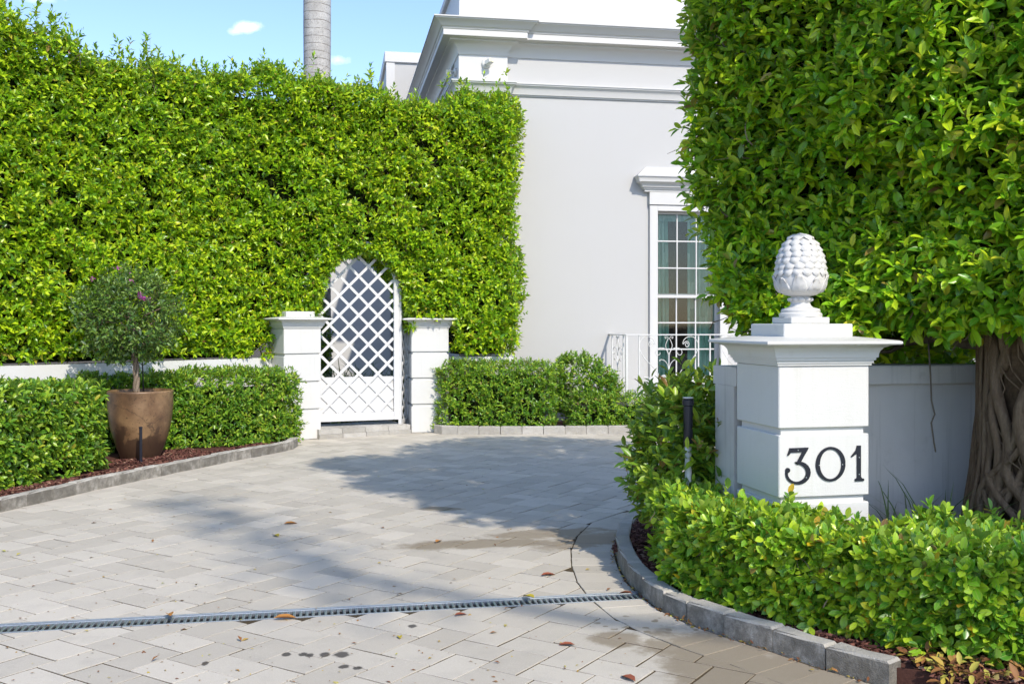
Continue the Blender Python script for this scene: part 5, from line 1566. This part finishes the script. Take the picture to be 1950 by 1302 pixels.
# ------------------------------------------------------------------ palm behind the hedge
t_ = NT('palm_trunk_skin'); p_ = t_.pos()
sz = t_.new('ShaderNodeSeparateXYZ'); t_.l.new(p_, sz.inputs[0])
zz = t_.math('ADD', sz.outputs[2], t_.math('MULTIPLY', t_.noise(1.2, 3), .12))
rg = t_.math('SINE', t_.math('MULTIPLY', zz, 48.0)); rg2 = t_.step(rg, .90, .99)
c_ = t_.ramp(t_.noise(5, 5, .65), ((.3, (.36, .345, .325)), (.6, (.50, .485, .46)), (.8, (.60, .585, .56))))
fl = t_.noise(60, 4, .7)
c_ = t_.mix(t_.math('MULTIPLY', t_.step(fl, .52, .64), .75), c_, (.19, .175, .16))
c_ = t_.mix(t_.math('MULTIPLY', t_.math('MULTIPLY', rg2, t_.step(t_.noise(14, 3), .3, .55)), .8), c_, (.17, .15, .13))
M['palm'] = t_.done(t_.pbr(c_, .85, .2, t_.bump(t_.math('ADD', t_.math('MULTIPLY', rg2, -.7), fl), .35, .012)))
PX, PY = (604 - 975) / F * 17.4, 17.4
pm = thing('palm_tree', (PX, PY, 0), 'smooth grey ringed palm trunk rising behind the tall hedge', 'tree')
prof = [(.30, -.05), (.27, .3), (.235, 1.2), (.222, 3), (.224, 5), (.228, 6), (.232, 6.6), (.230, 7.4), (.222, 8.5), (.20, 10), (.17, 11.2)]
obj('trunk', MB().lathe(prof, (PX, PY, 0), 32), M['palm'], pm, smooth=True)
obj('crownshaft', MB().lathe([(.17, 11.2), (.19, 11.5), (.15, 12.6), (.06, 13.0)], (PX, PY, 0), 20), M['lf_palm'], pm, smooth=True)
for k in range(14):
    a = 6.283 * k / 14 + random.uniform(-.15, .15); el = random.uniform(.25, 1.2); ln = random.uniform(2.6, 3.3)
    pts = []; d = Vector((math.cos(a) * math.cos(el), math.sin(a) * math.cos(el), math.sin(el))); p = Vector((PX, PY, 12.7))
    for i in range(12):
        pts.append(p.copy()); p = p + d * ln / 11; d = (d + Vector((0, 0, -.13))).normalized()
    fr_ = obj('frond', MB().tube(pts, [.03 * (1 - i / 13) for i in range(12)], 5), M['lf_palm'], pm, smooth=True)
    mb = MB(); sd2 = Vector((-math.sin(a), math.cos(a), 0))
    for i in range(1, 12):
        for h_ in (0, .5):
            q = pts[i - 1].lerp(pts[i], h_)
            for sg in (-1, 1):
                l = .75 * math.sin(.35 + 2.5 * i / 12); t3 = (pts[i] - pts[i - 1]).normalized()
                e = q + sd2 * sg * l * .85 + t3 * l * .4 + Vector((0, 0, -.35 * l + random.uniform(-.1, .1)))
                mb.add([q - t3 * .02, q + t3 * .02, q.lerp(e, .5) + t3 * .03 + Vector((0, 0, .04)), e, q.lerp(e, .5) - t3 * .03 + Vector((0, 0, .04))], [(0, 1, 2, 3, 4)])
    lf = obj('leaflets', mb, M['lf_palm'], fr_, fix=False); lf['kind'] = 'stuff'

# ------------------------------------------------------------------ strap-leaved tufts, shrub and lawn
def blades(parent, pts, n_each, L, w, mat, name='blades', lean=.6):
    mb = MB()
    for (x, y, z) in pts:
        for _ in range(n_each):
            a = random.uniform(0, 6.283); l = L * random.uniform(.55, 1.15); ln = random.uniform(.15, lean)
            d = Vector((math.cos(a) * ln, math.sin(a) * ln, 1)).normalized(); s = Vector((-math.sin(a), math.cos(a), 0)) * w / 2
            p = Vector((x + random.gauss(0, .03), y + random.gauss(0, .03), z)); vs = []
            for i in range(6):
                k = 1 - (i / 5) ** 2 * .95
                vs += [p - s * k, p + s * k]; p = p + d * l / 5; d = (d + Vector((math.cos(a) * .16, math.sin(a) * .16, -.22))).normalized()
            mb.add(vs, [(2 * i, 2 * i + 1, 2 * i + 3, 2 * i + 2) for i in range(5)])
    o = obj(name, mb, mat, parent, smooth=True, fix=False); o['kind'] = 'stuff'
    return o
for (x, y, lab) in ((-2.22, 15.6, 'strap leaved clump in the middle behind the lattice gate'), (-1.72, 15.55, 'strap leaved clump behind the lattice gate, nearest its tall stile'), (-2.62, 15.75, 'strap leaved clump behind the lattice gate, beside the dark shrub')):
    tf = thing('strap_plant', (x, y, 0), lab, 'plant', 'strap leaved clumps behind the gate')
    blades(tf, [(x + random.gauss(0, .08), y + random.gauss(0, .08), .0) for _ in range(8)], 26, 1.35, .022, M['lf_strap'])
for (u, y, lab) in ((1700, 5.72, 'dark grassy tuft at the foot of the grey wall, nearest the numbered pillar'), (1775, 5.68, 'dark grassy tuft at the middle of the grey wall foot'), (1850, 5.48, 'dark grassy tuft at the foot of the ficus trunk')):
    x = (u - 975) / F * y
    tf = thing('grass_tuft', (x, y, .06), lab, 'plant')
    blades(tf, [(x + random.gauss(0, .07), y + random.gauss(0, .05), .06) for _ in range(5)], 15, .80, .013, M['lf_strap'], lean=.8)
gs = thing('garden_shrub', (-3.42, 16.5, 0), 'dark shrub in the garden behind the gate, seen through the lattice', 'shrub')
n = 1100; v = unit(rng.normal(0, 1, (n, 3))); P = np.array([-3.42, 16.6, 1.15]) + v * (rng.uniform(.4, 1, n) ** .5)[:, None] * np.array([.45, .45, 1.05])
foliage(gs, *sprigs(P, v + np.array([0, 0, .5]), 8, .1, .08), LEAF_FAR, M['lf_low'])
twigs(gs, np.tile(np.array([[-3.42, 16.55, 0]]), (14, 1)) + rng.normal(0, .1, (14, 3)) * np.array([1, 1, 0]), rng.normal(0, .2, (14, 3)) + np.array([0, 0, 1.]), rng.uniform(1, 1.9, 14), .02, M['ficus_bark'], name='stems', seg=6, steps=6, bend=.12, kind=None)
lawn = MB()
for _ in range(2600):
    x = random.uniform(.75, 2.7); y = random.uniform(14.37, 14.5) + (x - .75) * .03; a = random.uniform(0, 6.28); l = random.uniform(.03, .06)
    d = Vector((math.cos(a) * .3, math.sin(a) * .3, 1)).normalized() * l; s = Vector((-math.sin(a), math.cos(a), 0)) * .003
    p = Vector((x, y, .07)); lawn.add([p - s, p + s, p + d], [(0, 1, 2)])
tag(obj('grass', lawn, M['lf_grass'], fix=False), 'thin strip of lawn grass along the pale kerb', 'grass', kind='stuff')

# ------------------------------------------------------------------ fallen leaves
def ground(u, v, z=0.0): y = (CAM_H - z) * F / (v - HZ); return (u - 975) / F * y, y
def dry_mat(name, col):
    t = NT(name); n = t.noise(60, 3)
    return t.done(t.pbr(t.mix(t.math('MULTIPLY', n, .5), col, tuple(x * .4 for x in col)), .6, .3))
dm = {'brown': dry_mat('leaf_brown', (.20, .075, .035)), 'orange': dry_mat('leaf_orange', (.50, .22, .05)), 'yellow': dry_mat('leaf_yellow', (.58, .45, .04)), 'rust': dry_mat('leaf_rust', (.34, .10, .05))}
def one_leaf(u, v, ln, rot, colr, label, z=.004, curl=.07):
    x, y = ground(u, v, z)
    tv, tf_ = leaf_near(.42, .12, curl)
    Mr = np.array(rotz(R(rot)))
    vs = (tv * ln) @ Mr.T + np.array([x, y, z + curl * ln * .6])
    me = bpy.data.meshes.new('fallen_leaf'); me.from_pydata([tuple(p) for p in vs - np.array([x, y, z])], [], [tuple(int(i) for i in f) for f in tf_])
    me.polygons.foreach_set('use_smooth', [True] * len(tf_))
    tag(link('fallen_leaf', me, dm[colr], None, (x, y, z)), label, 'leaf', 'fallen leaves on the driveway')
one_leaf(1018, 1140, .10, 40, 'yellow', 'yellow fallen leaf lying on the drain grate near the kerb', .012, .12)
one_leaf(1030, 1096, .10, -65, 'rust', 'rusty red fallen leaf lying between the drain and the curved border')
one_leaf(540, 998, .11, -60, 'orange', 'orange fallen leaf in the middle of the sunny paving')
one_leaf(530, 1022, .10, 30, 'yellow', 'yellow fallen leaf on sunny paving just below the orange one')
one_leaf(830, 1033, .09, -20, 'orange', 'orange fallen leaf at the edge of the damp patch')
one_leaf(325, 1175, .10, 25, 'orange', 'orange fallen leaf standing on the drain grate towards the picture edge', .012, .12)
one_leaf(520, 1178, .12, -75, 'orange', 'orange fallen leaf on the near rim of the drain', .008)
one_leaf(865, 1172, .075, -60, 'rust', 'brown fallen leaf on the pavers just below the drain')
one_leaf(762, 1216, .06, 10, 'yellow', 'small yellow fallen leaf alone on near pavers')
one_leaf(1205, 1132, .09, 60, 'brown', 'curled brown leaf at the end of the drain against the kerb', .012, .15)
one_leaf(1095, 1228, .08, 80, 'rust', 'rusty fallen leaf on the damp pavers near the kerb')
one_leaf(1210, 1298, .10, 30, 'rust', 'rusty fallen leaf at the bottom edge of the picture')
# crumbs of leaf and twig in the joints
n = 520
u = rng.uniform(0, 1400, n); v = 850 + (1302 - 850) * rng.uniform(0, 1, n) ** .8
y = CAM_H * F / (v - HZ); x = (u - 975) / F * y
ok = (x < .55) & (x > -4.3 + .37 * (y - 8.2))
x, y = x[ok], y[ok]; n = len(x)
kx = np.array([[-.3 + 0, 8.0]])
P = np.stack([x, y, np.full(n, .004)], -1)
a = rng.uniform(0, 6.283, n); X = np.stack([np.cos(a), np.sin(a), rng.normal(0, .1, n)], -1); X = unit(X)
Z = unit(np.array([0, 0, 1.]) + rng.normal(0, .25, (n, 3))); Z = unit(Z - X * (Z * X).sum(-1, keepdims=True)); Y = np.cross(Z, X)
lt = link('leaf_litter', leaves_mesh('leaf_litter', LEAF_FAR, P, np.stack([X, Y, Z], -1), rng.choice([.012, .02, .03, .045], n, p=[.45, .3, .17, .08])), M['lf_dry'])
tag(lt, 'scattered crumbs of dry leaf and twig over the pavers', 'litter', kind='stuff')
# dry leaves and twigs under the front hedge by the kerb end and along the kerbs
n = 900; P = np.stack([rng.uniform(1.72, 3.2, n), 4.42 + rng.normal(0, .16, n), np.full(n, .09) + rng.uniform(0, .03, n)], -1)
nk = 260; i = rng.integers(0, len(RK) - 1, nk); f_ = rng.uniform(0, 1, (nk, 1)); A_ = np.array(RK)
Pk = A_[i] + (A_[i + 1] - A_[i]) * f_; tg2 = unit(A_[i + 1] - A_[i]); Pk = Pk - np.stack([-tg2[:, 1], tg2[:, 0]], -1) * np.abs(rng.normal(.012, .015, (nk, 1)))
P = np.concatenate([P, np.concatenate([Pk, np.full((nk, 1), .008)], 1)]); n = len(P)
a = rng.uniform(0, 6.283, n); X = unit(np.stack([np.cos(a), np.sin(a), rng.normal(0, .3, n)], -1))
Z = np.array([0, 0, 1.]) + rng.normal(0, .4, (n, 3)); Z = unit(Z - X * (Z * X).sum(-1, keepdims=True)); Y = np.cross(Z, X)
S = np.concatenate([rng.uniform(.03, .075, n - nk), rng.uniform(.012, .035, nk)])
dl_ = link('dry_leaves', leaves_mesh('dry_leaves', LEAF_NEAR, P, np.stack([X, Y, Z], -1), S), M['lf_dry'])
tag(dl_, 'dry brown leaves drifted under the front hedge and along its kerb', 'litter', kind='stuff')

# ------------------------------------------------------------------ street tree behind the photographer; its bough shades the middle of the drive
st = thing('street_tree', (13.2, -10.2, 0), 'tall street tree standing behind the viewer, beyond the picture', 'tree')
obj('trunk', MB().tube([(13.2, -10.2, -.05), (13.1, -10.1, 4), (13.0, -10.2, 9), (12.6, -10.3, 14)], [.4, .3, .24, .15], 12), M['limb'], st, smooth=True)
obj('limb', MB().tube([(12.6, -10.3, 14), (10.5, -10.4, 15.2), (8.5, -10.2, 15.8), (7.2, -9.5, 16), (5.5, -7.0, 16.1)], [.14, .10, .08, .05, .02], 8), M['limb'], st, smooth=True)
k_ = 190; tt_ = rng.uniform(0, 1, k_)
Pq = np.stack([7.5 - 2.1 * tt_, -9.9 + 3.0 * tt_, 15.9 + .2 * tt_], -1) + rng.normal(0, 1, (k_, 3)) * np.array([.22, .22, .35])
k2 = 2600; v = unit(rng.normal(0, 1, (k2, 3))); Pq = np.concatenate([Pq, np.array([13.6, -10.2, 15.4]) + v * (rng.uniform(.3, 1, k2) ** .5)[:, None] * np.array([1.9, 2.2, 1.8])])
foliage(st, *sprigs(Pq, rng.normal(0, 1, Pq.shape) + np.array([0, 0, .5]), 8, .13, .11), LEAF_FAR, M['lf_ficus'], uv=True)
